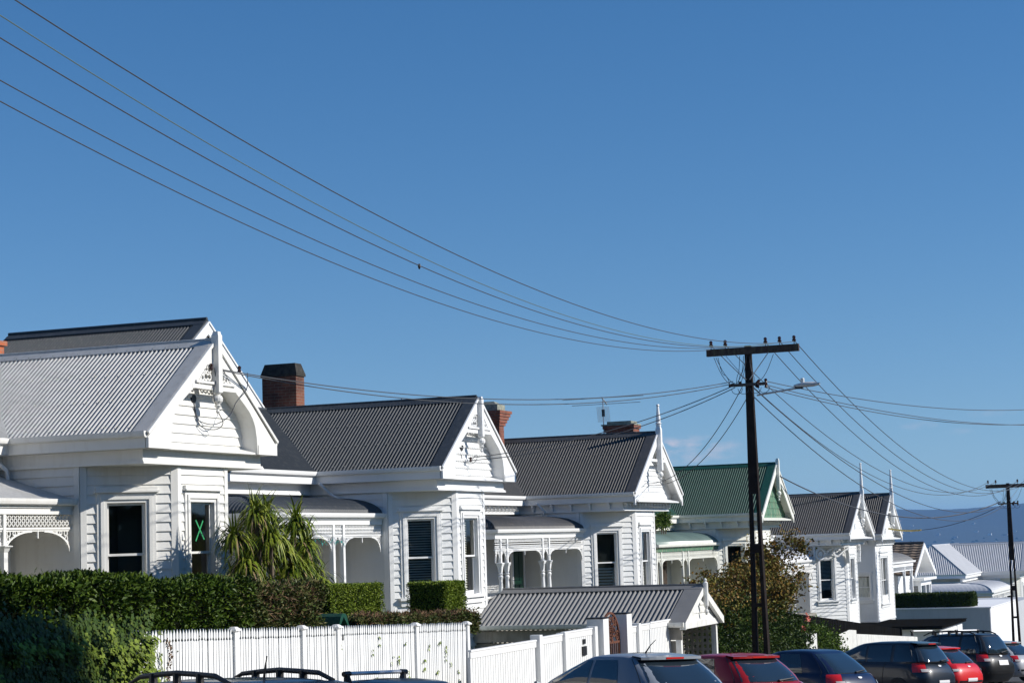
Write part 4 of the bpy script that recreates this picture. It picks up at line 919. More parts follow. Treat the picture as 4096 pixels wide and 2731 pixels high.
# ------------------------------------------------------------------ poles and wires
def pole(X, label, lamp=False):
    gz = g(X); Y = 13.5; dz = gz + 4.5; root = empty('utility_pole', (X, Y, gz), label, 'utility pole', 'utility poles')
    top = 5.30 + dz; m = MB()
    # tapered H pole with slots: two legs joined by webs
    def w(z): t = (top - z) / 9.8; return .085 + .165 * t ** 1.3, .075 + .06 * t
    zs = [gz - .2, -1.93 + dz, -1.83 + dz, -.45 + dz, -.2 + dz, 1.17 + dz, top]
    for (a, b, solid) in ((zs[6], zs[5], True), (zs[5], zs[4], False), (zs[4], zs[3], True), (zs[3], zs[2], False), (zs[2], zs[1], True), (zs[1], zs[0], False)):
        (wa, da), (wb, db) = w(a), w(b)
        cut = [(-1, 1)] if solid else [(-1, -.46), (.46, 1)]
        for p, q in cut:
            m.hexa([(X - db, Y + p * wb, b), (X + db, Y + p * wb, b), (X + db, Y + q * wb, b), (X - db, Y + q * wb, b), (X - da, Y + p * wa, a), (X + da, Y + p * wa, a), (X + da, Y + q * wa, a), (X - da, Y + q * wa, a)])
    m.build('pole_shaft', TIMB, root)
    m = MB(); za = 5.16 + dz; m.box(X - .17, X - .05, 12.03, 14.66, za - .11, za + .09); m.build('crossarm', ARM, root)
    m = MB()
    for sg in (-1, 1): m.bar((X - .18, Y + sg * .62 - .05 * 0, za - .1), (X - .15, Y + sg * .05, za - .82), .05, .012)
    m.build('crossarm_brace', STEEL, root)
    for y in (12.16, 12.57, 12.97, 14.12, 14.53):
        m = MB(); z = za + .09; m.lathe((X - .11, y), [(.012, z - .02), (.012, z + .08), (.055, z + .08), (.06, z + .12), (.035, z + .15), (.05, z + .18), (.045, z + .22), (.02, z + .24)], 8); m.build('insulator', PORC, root)
    m = MB(); rnd = random.Random(4)
    for k in range(7):
        y = Y + rnd.choice((-1, 1)) * rnd.uniform(.2, .55); z = 4.2 + dz + rnd.uniform(-.1, .12)
        m.lathe((X - .15 + rnd.uniform(-.08, .08), y), [(.02, z - .07), (.05, z - .05), (.035, z), (.05, z + .04), (.02, z + .07)], 7)
    m.box(X - .2, X - .08, Y - .5, Y + .55, 4.16 + dz, 4.24 + dz); m.build('terminal_rack', PORC, root)
    m = MB()
    for k in range(9):
        y0 = Y + rnd.uniform(-1.1, 1.1); y1 = Y + (1 if y0 > Y else -1) * rnd.uniform(.15, .6); z0 = za - .15; z1 = 4.25 + dz
        m.tube([(X - .12, y0 + (y1 - y0) * t / 6, z0 + (z1 - z0) * t / 6 - .12 * math.sin(PI * t / 6) - .1 * math.sin(PI * t / 3) * (k % 2)) for t in range(7)], .008, 4)
    for k in range(5):
        y0 = Y + rnd.uniform(-.5, .5); m.tube([(X - .2, y0 + .16 * math.cos(t * PI / 5), 4.1 + dz - .16 * math.sin(t * PI / 5)) for t in range(6)], .008, 4)
    m.build('jumper_wires', WIRE, root)
    if lamp:
        m = MB(); m.tube([(X, 13.3, 3.9 + dz), (X, 12.8, 3.96 + dz), (X, 12.1, 4.04 + dz)], .026, 8); arm = m.build('lamp_arm', STEEL, root)
        m = MB(); z = 4.1 + dz
        for k in range(8):
            pass
        pr = [(12.25, .03), (12.15, .07), (11.95, .1), (11.7, .09), (11.52, .04)]
        i0 = 0
        for y, rr in pr:
            for j in range(8): t = 2 * PI * j / 8; m.v.append((X + rr * 1.5 * math.cos(t), y, z + rr * .75 * math.sin(t) + (.02 if y < 12 else 0)))
        for k in range(4):
            for j in range(8): m.f.append((k * 8 + j, k * 8 + (j + 1) % 8, (k + 1) * 8 + (j + 1) % 8, (k + 1) * 8 + j))
        m.f += [tuple(range(8)), tuple(range(39, 31, -1))]
        m.build('lamp_head', LAMPG, arm, smooth=True)
        m = MB(); m.lathe((X, 12.0), [(.05, z + .06), (.055, z + .18), (.045, z + .2)], 10); m.build('photocell', GREYPL, arm)
        m = MB(); m.box(X - .07, X + .07, 12.0, 12.2, z - .09, z - .02); m.build('ballast_box', BLACKP, arm)
        m = MB(); m.box(X + .0, X + .17, 13.25, 13.275, -2.95, -2.2); 
    return root
pole(54.26, 'near dark timber utility pole with street lamp and slotted legs', True)
pole(110.65, 'far dark timber utility pole at the right edge of the photo')

def wire(name, pts, r, m, label, group=None, cat='cable'):
    b = MB(); b.tube(pts, r, 5); setp(b.build(name, m), label, cat, group)
def poly_pts(Y, c, X0, X1, n=40, dy=0): return [(X0 + (X1 - X0) * k / n, Y, c[0] * (X0 + (X1 - X0) * k / n) ** 2 + c[1] * (X0 + (X1 - X0) * k / n) + c[2]) for k in range(n + 1)]
WC = {12.16: ((.003427, -.262054, 9.459235), WIRE), 12.57: ((.003771, -.286918, 9.796375), WIREG), 12.97: ((.003622, -.277018, 9.679177), WIRE), 14.12: ((.003296, -.259608, 9.672059), WIRE), 14.53: ((.003404, -.268095, 9.77488), WIRE)}
LBW = {12.16: 'topmost thin dark wire crossing the sky from upper left', 12.57: 'second wire from the top, thin greenish line across the sky', 12.97: 'third wire from the top with a small dark joint', 14.12: 'fourth wire from the top crossing the sky', 14.53: 'lowest of the five long wires crossing the sky'}
for Y, (c, mt) in WC.items():
    wire('overhead_wire', poly_pts(Y, c, -2, 54.1, 60), .0085 if mt is WIRE else .007, mt, LBW[Y], 'long overhead wires')
X = 33.2 if False else 29.7; c = WC[12.97][0]; z = c[0] * X * X + c[1] * X + c[2]
m = MB(); m.lathe((30.05, 12.97), [(.01, c[0] * 30.05 ** 2 + c[1] * 30.05 + c[2] - .06), (.026, c[0] * 30.05 ** 2 + c[1] * 30.05 + c[2] - .02), (.022, c[0] * 30.05 ** 2 + c[1] * 30.05 + c[2] + .02), (.01, c[0] * 30.05 ** 2 + c[1] * 30.05 + c[2] + .03)], 8); setp(m.build('wire_joint', BLACKP), 'small dark joint clamped on the third overhead wire', 'joint')
def sagging(a, b, sag, n=30): return [tuple(a[k] + (b[k] - a[k]) * t / n - (4 * sag * (t / n) * (1 - t / n) if k == 2 else 0) for k in range(3)) for t in range(n + 1)]
for i, Y in enumerate((12.16, 12.57, 12.97, 14.12, 14.53)):
    wire('overhead_wire', sagging((54.2, Y, 5.35), (110.6, Y, 2.52), 1.95 + .12 * (i % 3)), .012, WIRE, ('%s wire between the near and the far pole' % ('first second third fourth fifth'.split()[i])) + ', counted from the street side', 'wires between the poles')
wire('service_cable', sagging((54.2, 13.95, 4.32), (35.45, 20.0, 3.76), .58), .011, WIRE, 'upper of two service cables to the pale grey roofed villa', 'service cables')
wire('service_cable', sagging((54.2, 13.9, 4.27), (35.7, 20.0, 3.74), .66), .011, WIRE, 'lower of two service cables to the pale grey roofed villa', 'service cables')
wire('service_cable', sagging((54.2, 13.95, 4.2), (49.75, 20.2, 2.34), .3), .012, WIRE, 'upper of two service cables to the scalloped gable villa', 'service cables')
wire('service_cable', sagging((54.2, 13.9, 4.15), (49.85, 20.2, 2.28), .38), .012, WIRE, 'lower of two service cables to the scalloped gable villa', 'service cables')
wire('service_cable', sagging((54.3, 13.7, 4.2), (66.4, 20.4, 1.95), .75), .012, WIRE, 'left service cable to the graphite roofed villa', 'service cables')
wire('service_cable', sagging((54.3, 13.5, 4.0), (66.8, 20.4, 1.9), .75), .012, WIRE, 'right service cable to the graphite roofed villa', 'service cables')
wire('service_cable', sagging((84.3, 19.85, 2.55), (110.5, 13.9, 1.45), 1.3), .028, WIRE, 'thick dark bundled cable from the green gabled villa to the far pole', 'service cables')
wire('service_cable', sagging((54.4, 13.1, 4.3), (90, 6.0, 5.5), .7), .012, WIRE, 'upper cable running right from the near pole above the far roofs', 'service cables')
wire('service_cable', sagging((54.4, 13.1, 4.2), (90, 6.0, 4.65), .7), .012, WIRE, 'middle cable running right from the near pole above the far roofs', 'service cables')
wire('service_cable', sagging((54.4, 13.1, 4.12), (90, 6.2, 4.85), .78), .012, WIRE, 'lower cable running right from the near pole above the far roofs', 'service cables')
wire('service_cable', sagging((54.4, 13.4, 4.1), (110.4, 13.7, 1.3), 1.6), .014, WIRE, 'upper telephone cable sagging between the two poles', 'service cables')
wire('service_cable', sagging((54.4, 13.45, 3.9), (110.4, 13.75, 1.2), 1.9), .014, WIRE, 'lower telephone cable sagging between the two poles', 'service cables')
wire('service_cable', sagging((110.5, 13.8, 1.3), (110.2, 18.2, .06), .25), .016, WIRE, 'cable from the far pole to the yellow cable guard', 'service cables')
wire('cable_guard', sagging((110.9, 20.1, .2), (110.2, 18.2, .06), .07), .05, ROPE, 'straw coloured twisted guard on the cable at the narrow villa gable', 'cable guard', cat='cable guard')
def smooth(P, k=6):
    P = [Vector(p) for p in P]; out = []
    for i in range(len(P) - 1):
        a, b, c, d = P[max(0, i - 1)], P[i], P[i + 1], P[min(len(P) - 1, i + 2)]
        for j in range(k):
            t = j / k; out.append(tuple(.5 * ((2 * b) + (c - a) * t + (2 * a - 5 * b + 4 * c - d) * t * t + (3 * b - a - 3 * c + d) * t ** 3)))
    return out + [tuple(P[-1])]
def insul(x, y, z, root):
    m = MB(); m.lathe((x, y), [(.015, z - .07), (.045, z - .05), (.03, z), (.045, z + .04), (.015, z + .07)], 7); m.build('insulator', PORC, root)
insul(35.42, 19.93, 3.76, v1); insul(36.55, 19.9, 3.79, v1); insul(49.8, 20.15, 2.3, v2)
m = MB(); m.tube(smooth([(35.5, 19.9, 3.75), (35.55, 19.9, 3.5), (35.45, 19.9, 3.2), (35.7, 19.95, 2.9), (36.0, 20.0, 2.65), (35.85, 20.1, 2.52), (35.5, 20.25, 2.6), (35.36, 20.3, 3.05)]), .01, 5)
m.tube(smooth([(36.9, 19.9, 3.74), (36.85, 19.9, 3.4), (36.45, 19.93, 3.1), (36.2, 19.97, 2.8), (35.8, 20.1, 2.62), (35.45, 20.28, 2.72), (35.36, 20.3, 3.0)]), .01, 5); m.build('drip_loop', WIRE, v1)
m = MB(); m.tube(smooth([(49.8, 20.1, 2.3), (49.95, 20.05, 2.42), (50.15, 20.1, 2.35), (49.95, 20.15, 2.2), (49.6, 20.28, 2.25), (49.5, 20.3, 2.55)]), .009, 5); m.build('drip_loop', WIRE, v2)

# ================================================================== VEGETATION
def leafpoly(m, p, d, up, l, w, fold=.25):
    """pointed leaf from p along d"""
    s = d.cross(up)
    if s.length < 1e-4: s = Vector((1, 0, 0))
    s.normalize(); n = s.cross(d).normalized(); a = p; b = p + d * l * .45 + s * w / 2 + n * w * fold; c = p + d * l; e = p + d * l * .45 - s * w / 2 + n * w * fold; q = p + d * l * .45
    i = len(m.v); m.v += [tuple(a), tuple(b), tuple(c), tuple(e)]; m.f += [(i, i + 1, i + 2), (i, i + 2, i + 3)]
def rdir(rnd, out=None, k=1.):
    v = Vector((rnd.gauss(0, 1), rnd.gauss(0, 1), rnd.gauss(0, 1))).normalized()
    if out is not None: v = (v + out * k).normalized()
    return v
def box_leaves(rnd, m, x0, x1, y0, y1, zf, zb, n, l, w, faces='ftlr', wob=.06, droop=0.):
    """leaves in the outer skin of a clipped block; zf(x) top height"""
    A = {'f': (x1 - x0) * 1.5, 't': (x1 - x0) * (y1 - y0) * 1.6, 'l': (y1 - y0) * 1.5, 'r': (y1 - y0) * .7}; tot = sum(A[q] for q in faces)
    for q in faces:
        for _ in range(int(n * A[q] / tot)):
            x = rnd.uniform(x0, x1); y = rnd.uniform(y0, y1); z = rnd.uniform(zb, zf(x)); dep = abs(rnd.gauss(0, .05))
            lump = wob * math.sin(x * 2.7 + z * 3.1) * math.sin(y * 3.3 + z * 2.2 + x) + wob * .6 * math.sin(x * 7.1 + z * 6.3)
            if q == 'f': y = y0 + dep - lump; o = Vector((0, -1, .35))
            elif q == 't': z = zf(x) - dep + lump * .8; o = Vector((0, -.1, 1))
            elif q == 'l': x = x0 + dep - lump; o = Vector((-1, 0, .3))
            else: x = x1 - dep + lump; o = Vector((1, 0, .3))
            d = rdir(rnd, o, .9); k = rnd.uniform(.65, 1.25); leafpoly(m, Vector((x, y, z)), d, rdir(rnd), l * k, w * k)
def sprigs(rnd, m, x0, x1, y0, y1, zf, n, h, l, w):
    for _ in range(n):
        x, y = rnd.uniform(x0, x1), rnd.uniform(y0, y1); z = zf(x) - .02; hh = rnd.uniform(.4, 1) * h; le = rnd.uniform(-.3, .3)
        for k in range(6): leafpoly(m, Vector((x + le * hh * k / 6, y, z + hh * k / 6)), rdir(rnd, Vector((0, 0, 1)), .8), rdir(rnd), l, w)
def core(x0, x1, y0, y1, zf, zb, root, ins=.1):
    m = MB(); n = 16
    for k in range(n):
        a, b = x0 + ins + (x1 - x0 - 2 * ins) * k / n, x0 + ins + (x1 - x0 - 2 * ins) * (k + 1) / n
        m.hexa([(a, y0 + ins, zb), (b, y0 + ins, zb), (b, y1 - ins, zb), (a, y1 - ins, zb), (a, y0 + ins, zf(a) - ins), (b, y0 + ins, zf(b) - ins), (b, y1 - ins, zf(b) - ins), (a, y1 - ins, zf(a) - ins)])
    m.build('core_shade', CORE, root)  # solid dark block standing in for shade behind the leaves
rnd = random.Random(11)
hz = lambda x: -.03 - (x - 18) * .040 + .03 * math.sin(x * 1.7) + .03 * math.sin(x * 4.1 + 1)
r = empty('hedge', (25, 17.2, g(25)), 'tall dark green glossy leaved hedge filling the lower left, behind the picket fence', 'hedge')
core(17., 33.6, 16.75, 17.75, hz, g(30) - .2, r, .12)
m = MB(); box_leaves(rnd, m, 17., 30.9, 16.68, 17.75, hz, -2.9, 62000, .095, .05, 'ftl', .1); sprigs(rnd, m, 22, 31, 16.8, 17.6, hz, 60, .2, .08, .03); m.build('foliage', LHEDGE, r)
m = MB(); box_leaves(rnd, m, 30.2, 33.75, 16.72, 17.75, hz, -2.2, 15000, .09, .045, 'ftr', .1); sprigs(rnd, m, 31, 33.6, 16.8, 17.6, hz, 22, .25, .1, .04)
m.build('browning_foliage', LBROWN, r)
m = MB()
for _ in range(450):
    x = rnd.uniform(31.3, 33.7); z = hz(x) - abs(rnd.gauss(0, .35)); p = Vector((x, 16.72 + rnd.uniform(-.04, .08), z)); d = rdir(rnd, Vector((0, -.5, .4)), .8); leafpoly(m, p, d, rdir(rnd), rnd.uniform(.1, .22), .014)
m.build('dry_twigs', LDEAD, r)
# ivy over the picket fence
r = empty('ivy', (24, 16.3, g(24)), 'bright green ivy tumbling over the left end of the picket fence', 'ivy')
def ivyleaf(m, p, d, s):
    sd = d.cross(Vector((0, -1, .2))).normalized(); i = len(m.v); pts = [(0, 0), (.35, .5), (.1, .45), (.45, 1.), (0, .75), (-.0, 1.1)]
    P = [(0, 0), (-.5, .3), (-.28, .5), (-.12, .55), (0, 1), (.12, .55), (.28, .5), (.5, .3)]
    m.v += [tuple(p + sd * a * s + d * b * s) for a, b in P]; m.f += [(i, i + 1, i + 3), (i, i + 3, i + 4), (i, i + 4, i + 5), (i, i + 5, i + 7)]
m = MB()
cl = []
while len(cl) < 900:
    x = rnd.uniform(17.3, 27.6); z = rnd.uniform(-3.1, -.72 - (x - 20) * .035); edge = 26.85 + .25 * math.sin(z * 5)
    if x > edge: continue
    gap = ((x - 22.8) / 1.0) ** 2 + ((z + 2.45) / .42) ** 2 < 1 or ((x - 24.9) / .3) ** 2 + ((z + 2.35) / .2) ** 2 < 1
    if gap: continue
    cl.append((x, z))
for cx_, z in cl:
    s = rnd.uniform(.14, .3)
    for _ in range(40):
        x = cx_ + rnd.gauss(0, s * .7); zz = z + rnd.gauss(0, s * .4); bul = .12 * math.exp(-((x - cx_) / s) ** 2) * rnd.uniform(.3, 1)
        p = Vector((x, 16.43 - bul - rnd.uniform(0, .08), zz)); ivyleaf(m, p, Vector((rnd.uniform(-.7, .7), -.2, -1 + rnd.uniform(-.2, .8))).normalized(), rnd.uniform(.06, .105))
m.build('shade_toned_leaves', LDARK, r)  # shade painted in: this ivy gets a darker leaf colour
m = MB()
cb_ = [(23.2 + 3.7 * k / 30 + rnd.gauss(0, .12), -1.22 - .05 * math.sin(k * .6) + rnd.gauss(0, .08) - .006 * k) for k in range(31)] + [(26.75 + rnd.gauss(0, .16), -1.2 - 1.8 * rnd.random()) for _ in range(34)] + [(rnd.uniform(19, 27), rnd.uniform(-2.9, -1.4)) for _ in range(26)] + [(26.3 + rnd.gauss(0, .3), rnd.uniform(-2.9, -1.3)) for _ in range(18)] + [(22.2 + rnd.gauss(0, .4), -1.7 + rnd.gauss(0, .1)) for _ in range(7)]
for cx_, z in cb_:
    s = rnd.uniform(.07, .17); out = rnd.uniform(.14, .34)
    for _ in range(26):
        x = cx_ + rnd.gauss(0, s); zz = z + rnd.gauss(0, s * .55); ivyleaf(m, Vector((x, 16.40 - out + abs(x - cx_) * .5 + rnd.uniform(-.04, .06), zz)), Vector((rnd.uniform(-.8, .8), -.6, -.9 + rnd.uniform(-.2, .5))).normalized(), rnd.uniform(.06, .12))
m.build('leaves', LIVY, r)  # sunlight painted in: these clumps get the brighter leaf colour
m = MB()
for (x, z0, z1, dens) in ((27.35, -1.3, -2.4, 60), (27.55, -1.5, -2.6, 50), (33.1 + .8, -1.6, -1.9, 4)):
    for k in range(dens):
        z = z0 + (z1 - z0) * k / dens; ivyleaf(m, Vector((x + .06 * math.sin(z * 9) + rnd.gauss(0, .03), 16.45, z)), Vector((rnd.uniform(-.8, .8), -.2, -.6)).normalized(), rnd.uniform(.04, .07))
m.build('trailing_stems', LIVY, r)
m = MB()
for k in range(90):
    z = -1.3 - 1.1 * k / 90; leafpoly(m, Vector((27.75 + .04 * math.sin(z * 11), 16.45, z)), rdir(rnd, Vector((0, -.5, -.5)), .6), rdir(rnd), .06, .035)
m.build('dead_stem', LDEAD, r)
m = MB()   # stray leaves poking through the palings
for k in range(26):
    x = rnd.uniform(34.5, 40); z = -1.5 - .04 * (x - 30) - rnd.choice((.02, .05, .35, .6, .8, .9)) - rnd.uniform(0, .25)
    for _ in range(3): ivyleaf(m, Vector((x + rnd.gauss(0, .04), 16.46, z + rnd.gauss(0, .05))), Vector((rnd.uniform(-.6, .6), -.3, -.8)).normalized(), rnd.uniform(.05, .1))
setp(m.build('stray_leaves', LIVY), 'scattered green leaves poking through the right half of the picket fence', 'leaves', kind='stuff')
# clipped box blocks
for (x0, x1, y0, y1, zt, lb) in ((36.78, 39.3, 18.0, 18.75, -.7, 'left clipped box hedge block, the longer one, on the lawn before the arched verandah'), (41.83, 42.95, 17.6, 18.6, -.8, 'right clipped box hedge block, a near cube before the slatted blind window')):
    r = empty('box_hedge', ((x0 + x1) / 2, y0, g(x0)), lb, 'hedge', 'clipped box hedges'); zf = lambda x, zt=zt: zt - .02 * (x - x0); core(x0, x1, y0, y1, zf, -2.4, r, .06)
    m = MB(); box_leaves(rnd, m, x0, x1, y0, y1, zf, -2.1, 22000, .04, .026, 'ftlr', .025); sprigs(rnd, m, x0, x1, y0, y1, zf, 25, .1, .03, .015); m.build('foliage', LBOX, r)
    for k in range(1): mm = MB(); mm.tube([((x0 + x1) / 2, (y0 + y1) / 2, g(x0)), ((x0 + x1) / 2, (y0 + y1) / 2, -2)], .05); mm.build('stem', BARK, r)
# browning clipped hedge strip
r = empty('hedge', (37, 17., g(37)), 'low brown clipped hedge strip just above the right half of the picket fence', 'hedge')
bz = lambda x: -1.2 - (x - 33.2) * .030 + .02 * math.sin(x * 5); core(35.3, 41.3, 16.75, 17.35, bz, -3.4, r, .07)
m = MB()
for _ in range(3600):
    x = rnd.uniform(33.2, 41.4); y = rnd.uniform(16.68, 17.35); z = bz(x) - abs(rnd.gauss(0, .13)) if rnd.random() < .75 else bz(x) - rnd.uniform(0, .4); 
    if x < 35.25: continue
    leafpoly(m, Vector((x, y if rnd.random() < .5 else 16.7, z)), rdir(rnd, Vector((0, -.3, 1)), .9), rdir(rnd), rnd.uniform(.05, .13), .018)
m.build('dry_twigs', LDEAD, r)
m = MB(); box_leaves(rnd, m, 35.2, 41.4, 16.66, 17.35, lambda x: bz(x) - .05, -1.9, 11000, .07, .038, 'ftr', .05); m.build('foliage', LBROWN, r)

# strap leaved plant
r = empty('cabbage_tree', (36.1, 19., -2.6), 'bushy palm-like plant with drooping strap leaves in front of the verandah', 'plant')
heads = [(35.08, 18.8, .98), (36.24, 19.2, .97), (37.01, 18.9, .84), (34.75, 19.1, .55), (35.32, 18.6, .54), (36.06, 19.3, .44), (37.16, 18.8, .38), (37.77, 19.1, .06), (34.85, 18.9, .01), (35.4, 19.2, 0), (36.36, 18.6, -.07), (34.77, 19.1, -.38), (37.35, 19., -.34), (35.91, 18.7, -.46), (37.9, 18.9, -.36), (36.7, 19.3, .6), (35.7, 19., .2), (36.4, 18.7, -.55), (35.3, 18.8, -.5), (37.0, 18.8, -.1), (36.9, 18.9, -.65), (36.0, 18.7, .25)]
m = MB(); dm = MB()
for (hx, hy, hz_) in heads:
    hz_ -= .22
    for k in range(175):
        az = rnd.uniform(0, 2 * PI); el = math.asin(rnd.uniform(-.5, 1)) ; L = rnd.uniform(.38, .74); w = rnd.uniform(.033, .05); dead = el < .05 and rnd.random() < .25
        p = Vector((hx, hy, hz_)) + Vector((rnd.gauss(0, .04), rnd.gauss(0, .04), rnd.gauss(0, .05))); d = Vector((math.cos(az) * math.cos(el), math.sin(az) * math.cos(el), math.sin(el))); mm = dm if dead else m
        i = len(mm.v); n = 6; s = d.cross(Vector((0, 0, 1)))
        if s.length < .05: s = Vector((1, 0, 0))
        s.normalize()
        for j in range(n + 1):
            t = j / n; ww = w * (1 - t ** 2.2) * (0.6 + .8 * min(1, t * 4)) / 1.3
            mm.v += [tuple(p + s * ww / 2), tuple(p - s * ww / 2)]
            d = (d + Vector((0, 0, -1)) * (.14 + .5 * t) * (1.1 if el < .9 else .6)).normalized(); p = p + d * L / n
        for j in range(n): q = i + 2 * j; mm.f.append((q, q + 1, q + 3, q + 2))
m.build('strap_leaves', LPALM, r); dm.build('dead_leaves', LDRY, r)
for (hx, hy, hz_) in heads[::2]:
    t = MB(); t.tube([(36.1 + (hx - 36.1) * .15, 19., -3.2), (36.1 + (hx - 36.1) * .4, 19 + (hy - 19) * .4, -1.6), (hx, hy, hz_ - .25)], [.09, .06, .045], 7); t.build('stem', BARK, r)

# trees ---------------------------------------------------------------
def branchy(rnd, m, p, d, L, r, depth, tips, spread=.55, shrink=.72):
    n = 4; pts = [p]; q = p
    for k in range(n): d = (d + rdir(rnd) * .16).normalized(); q = q + d * L / n; pts.append(q)
    m.tube([tuple(a) for a in pts], [r * (1 - .4 * k / n) for k in range(n + 1)], 5 if depth > 1 else 4, cap=False)
    if depth == 0: tips.append((q, d)); return
    for k in range(rnd.choice((2, 3, 3))): branchy(rnd, m, pts[rnd.choice((2, 3, 4))] if k else q, (d + rdir(rnd) * spread + Vector((0, 0, .12))).normalized(), L * rnd.uniform(.6, .9), r * .58, depth - 1, tips, spread, shrink)
rnd = random.Random(21)
r = empty('maple_tree', (70.1, 17.6, g(70)), 'autumn tree with sparse orange brown leaves behind the near utility pole', 'tree')
m = MB(); tips = []
for (dx, dy, dz, L) in ((-.75, 0, .6, 1.0), (.1, .1, .8, .95), (.9, -.1, .35, 1.5), (1.3, 0, .2, 2.0), (-1.1, .1, .35, 1.5), (.5, 0, .6, 1.1), (-.4, -.2, .7, .95), (1.2, .1, .4, 1.7), (-1., -.1, .1, 1.4)):
    branchy(rnd, m, Vector((70.1, 17.6, -3.15)), Vector((dx, dy, dz * .85)).normalized(), L * .86, .07, 4, tips)
m.tube([(70.1, 17.6, g(70) - .2), (70.05, 17.6, -4), (70.1, 17.6, -2.9)], [.16, .12, .1], 8); m.build('trunk', BARK, r)
m = MB(); n_ = 0
for (p, d) in tips:
    dens = 1.0 if p.x < 72.6 else .45
    if p.z > -.9: dens *= .75
    for _ in range(int(60 * dens)):
        q = p + rdir(rnd) * abs(rnd.gauss(0, .26)); leafpoly(m, q, rdir(rnd, Vector((0, 0, -.4)), .8), rdir(rnd), rnd.uniform(.07, .14), rnd.uniform(.06, .11)); n_ += 1
print('maple tips', len(tips), 'leaves', n_, 'x', min(t[0].x for t in tips), max(t[0].x for t in tips), 'z', max(t[0].z for t in tips))
for _ in range(300):
    o = rdir(rnd); c = Vector((67.9 + o.x * 4.4, 17.5 + o.y * .9, -2.05 + o.z * .95 - .05 * abs(o.x * 4.4)))
    for _ in range(15): leafpoly(m, c + rdir(rnd) * abs(rnd.gauss(0, .22)), rdir(rnd, Vector((0, 0, -.4)), .8), rdir(rnd), rnd.uniform(.07, .14), rnd.uniform(.06, .11))
m.build('crown', LAUT, r)
def blob_shrub(name, label, cat, blobs, n, l, w, lm, flowers=None, seed=1, base=None, coremat=True):
    rnd = random.Random(seed); bx = blobs[0]; r = empty(name, (bx[0], bx[1], base if base is not None else g(bx[0])), label, cat); m = MB(); tot = sum(b[3] ** 2 for b in blobs)
    for (x, y, z, R_) in blobs:
        cls = [(Vector((x, y, z)) + rdir(rnd) * R_ * rnd.uniform(.55, 1.), rnd.uniform(.1, .22) * R_ + .05) for _ in range(int(60 * R_) + 10)]
        k = int(n * R_ ** 2 / tot)
        for _ in range(k):
            c, s = rnd.choice(cls); q = c + rdir(rnd) * abs(rnd.gauss(0, s)); o = (q - Vector((x, y, z))).normalized(); leafpoly(m, q, rdir(rnd, o, .9), rdir(rnd), l * rnd.uniform(.6, 1.3), w * rnd.uniform(.7, 1.2))
    m.build('foliage', lm, r)
    t = MB(); 
    for (x, y, z, R_) in blobs[:4]: t.tube([(bx[0], bx[1], r.location.z - .1), ((bx[0] + x) / 2, y, (z + r.location.z) / 2), (x, y, z)], [.06, .045, .02], 6)
    t.build('stem', BARK, r)
    if flowers:
        f = MB()
        for (x, y, z, s) in flowers:
            for k in range(9): leafpoly(f, Vector((x, y, z)), rdir(rnd, Vector((0, -1, .2)), .6), rdir(rnd), s, s * .8)
        f.build('flower', PETAL, r)
    return r
blob_shrub('camellia_bush', 'dense dark green bush with a few pink flowers beneath the autumn tree', 'bush', [(66., 17.2, -3.4, 1.35), (68.5, 17.0, -3.3, 1.25), (64.2, 17.3, -3.5, 1.1), (70.5, 17., -3.6, 1.1), (62.6, 17.3, -3.2, .8), (66.4, 17.2, -2.9, .9), (64.6, 17.3, -3.0, .8), (72.3, 16.9, -3.8, .9), (68.2, 17, -3., .7), (63.3, 17.0, -4.2, .9), (67, 16.8, -4.4, 1.1), (71., 16.8, -4.5, 1.)], 34000, .11, .06, LDARK, [(74.0, 16.6, -3.12, .16), (73.9, 16.6, -2.95, .1), (71.4, 16.2, -3.35, .13)], 5)
blob_shrub('bush', 'pale green leafy bush beside the carport lattice', 'bush', [(62.2, 17.5, -3.2, .6), (62.4, 17.5, -4., .7), (61.8, 17.6, -2.8, .4)], 5000, .08, .03, LBROWN, None, 6)
blob_shrub('bush', 'lime green bush in front of the black fence', 'bush', [(77., 16.9, -4.2, .9), (78.4, 16.9, -4.4, .8), (76.2, 16.9, -3.9, .5), (77.6, 16.9, -5, .9)], 6500, .12, .06, LYEL, None, 7)
blob_shrub('bush', 'small yellow green bush rising behind the spired villa at the green roof gutter', 'bush', [(75.6, 22.6, .68, .28), (76.2, 22.6, .72, .27), (75.9, 22.6, .82, .22), (75.1, 22.7, .64, .22)], 2400, .1, .05, LYEL, None, 8)
rnd = random.Random(12)
r = empty('hedge', (124.5, 20, -4.65), 'dark clipped hedge standing on the flat grey garage roof', 'hedge'); zf = lambda x: -3.83
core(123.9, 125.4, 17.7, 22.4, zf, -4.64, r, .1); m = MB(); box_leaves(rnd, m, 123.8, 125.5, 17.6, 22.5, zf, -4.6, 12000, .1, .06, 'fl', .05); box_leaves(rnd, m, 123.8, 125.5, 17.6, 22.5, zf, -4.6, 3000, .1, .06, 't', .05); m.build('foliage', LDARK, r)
# big street tree on the near side, out of frame to the right; it throws the shade on the lower left hedge
rnd = random.Random(31); r = empty('street_tree', (28.8, -5.2, g(28)), 'large leafy street tree on the near footpath', 'tree'); m = MB(); m.tube([(27.5, -5.2, g(28) - .2), (27.2, -5.3, 3), (27., -5.2, 9)], [.3, .25, .15], 10); m.build('trunk', BARK, r)
m = MB()
for _ in range(20000):
    o = rdir(rnd); q = Vector((26.9, -5.3, 10.4)) + Vector((o.x * 4.2, o.y * 2.4, o.z * 2.7)) * rnd.uniform(.3, 1) ** .5; leafpoly(m, q, rdir(rnd), rdir(rnd), .3, .2)
m.build('crown', LHEDGE, r)

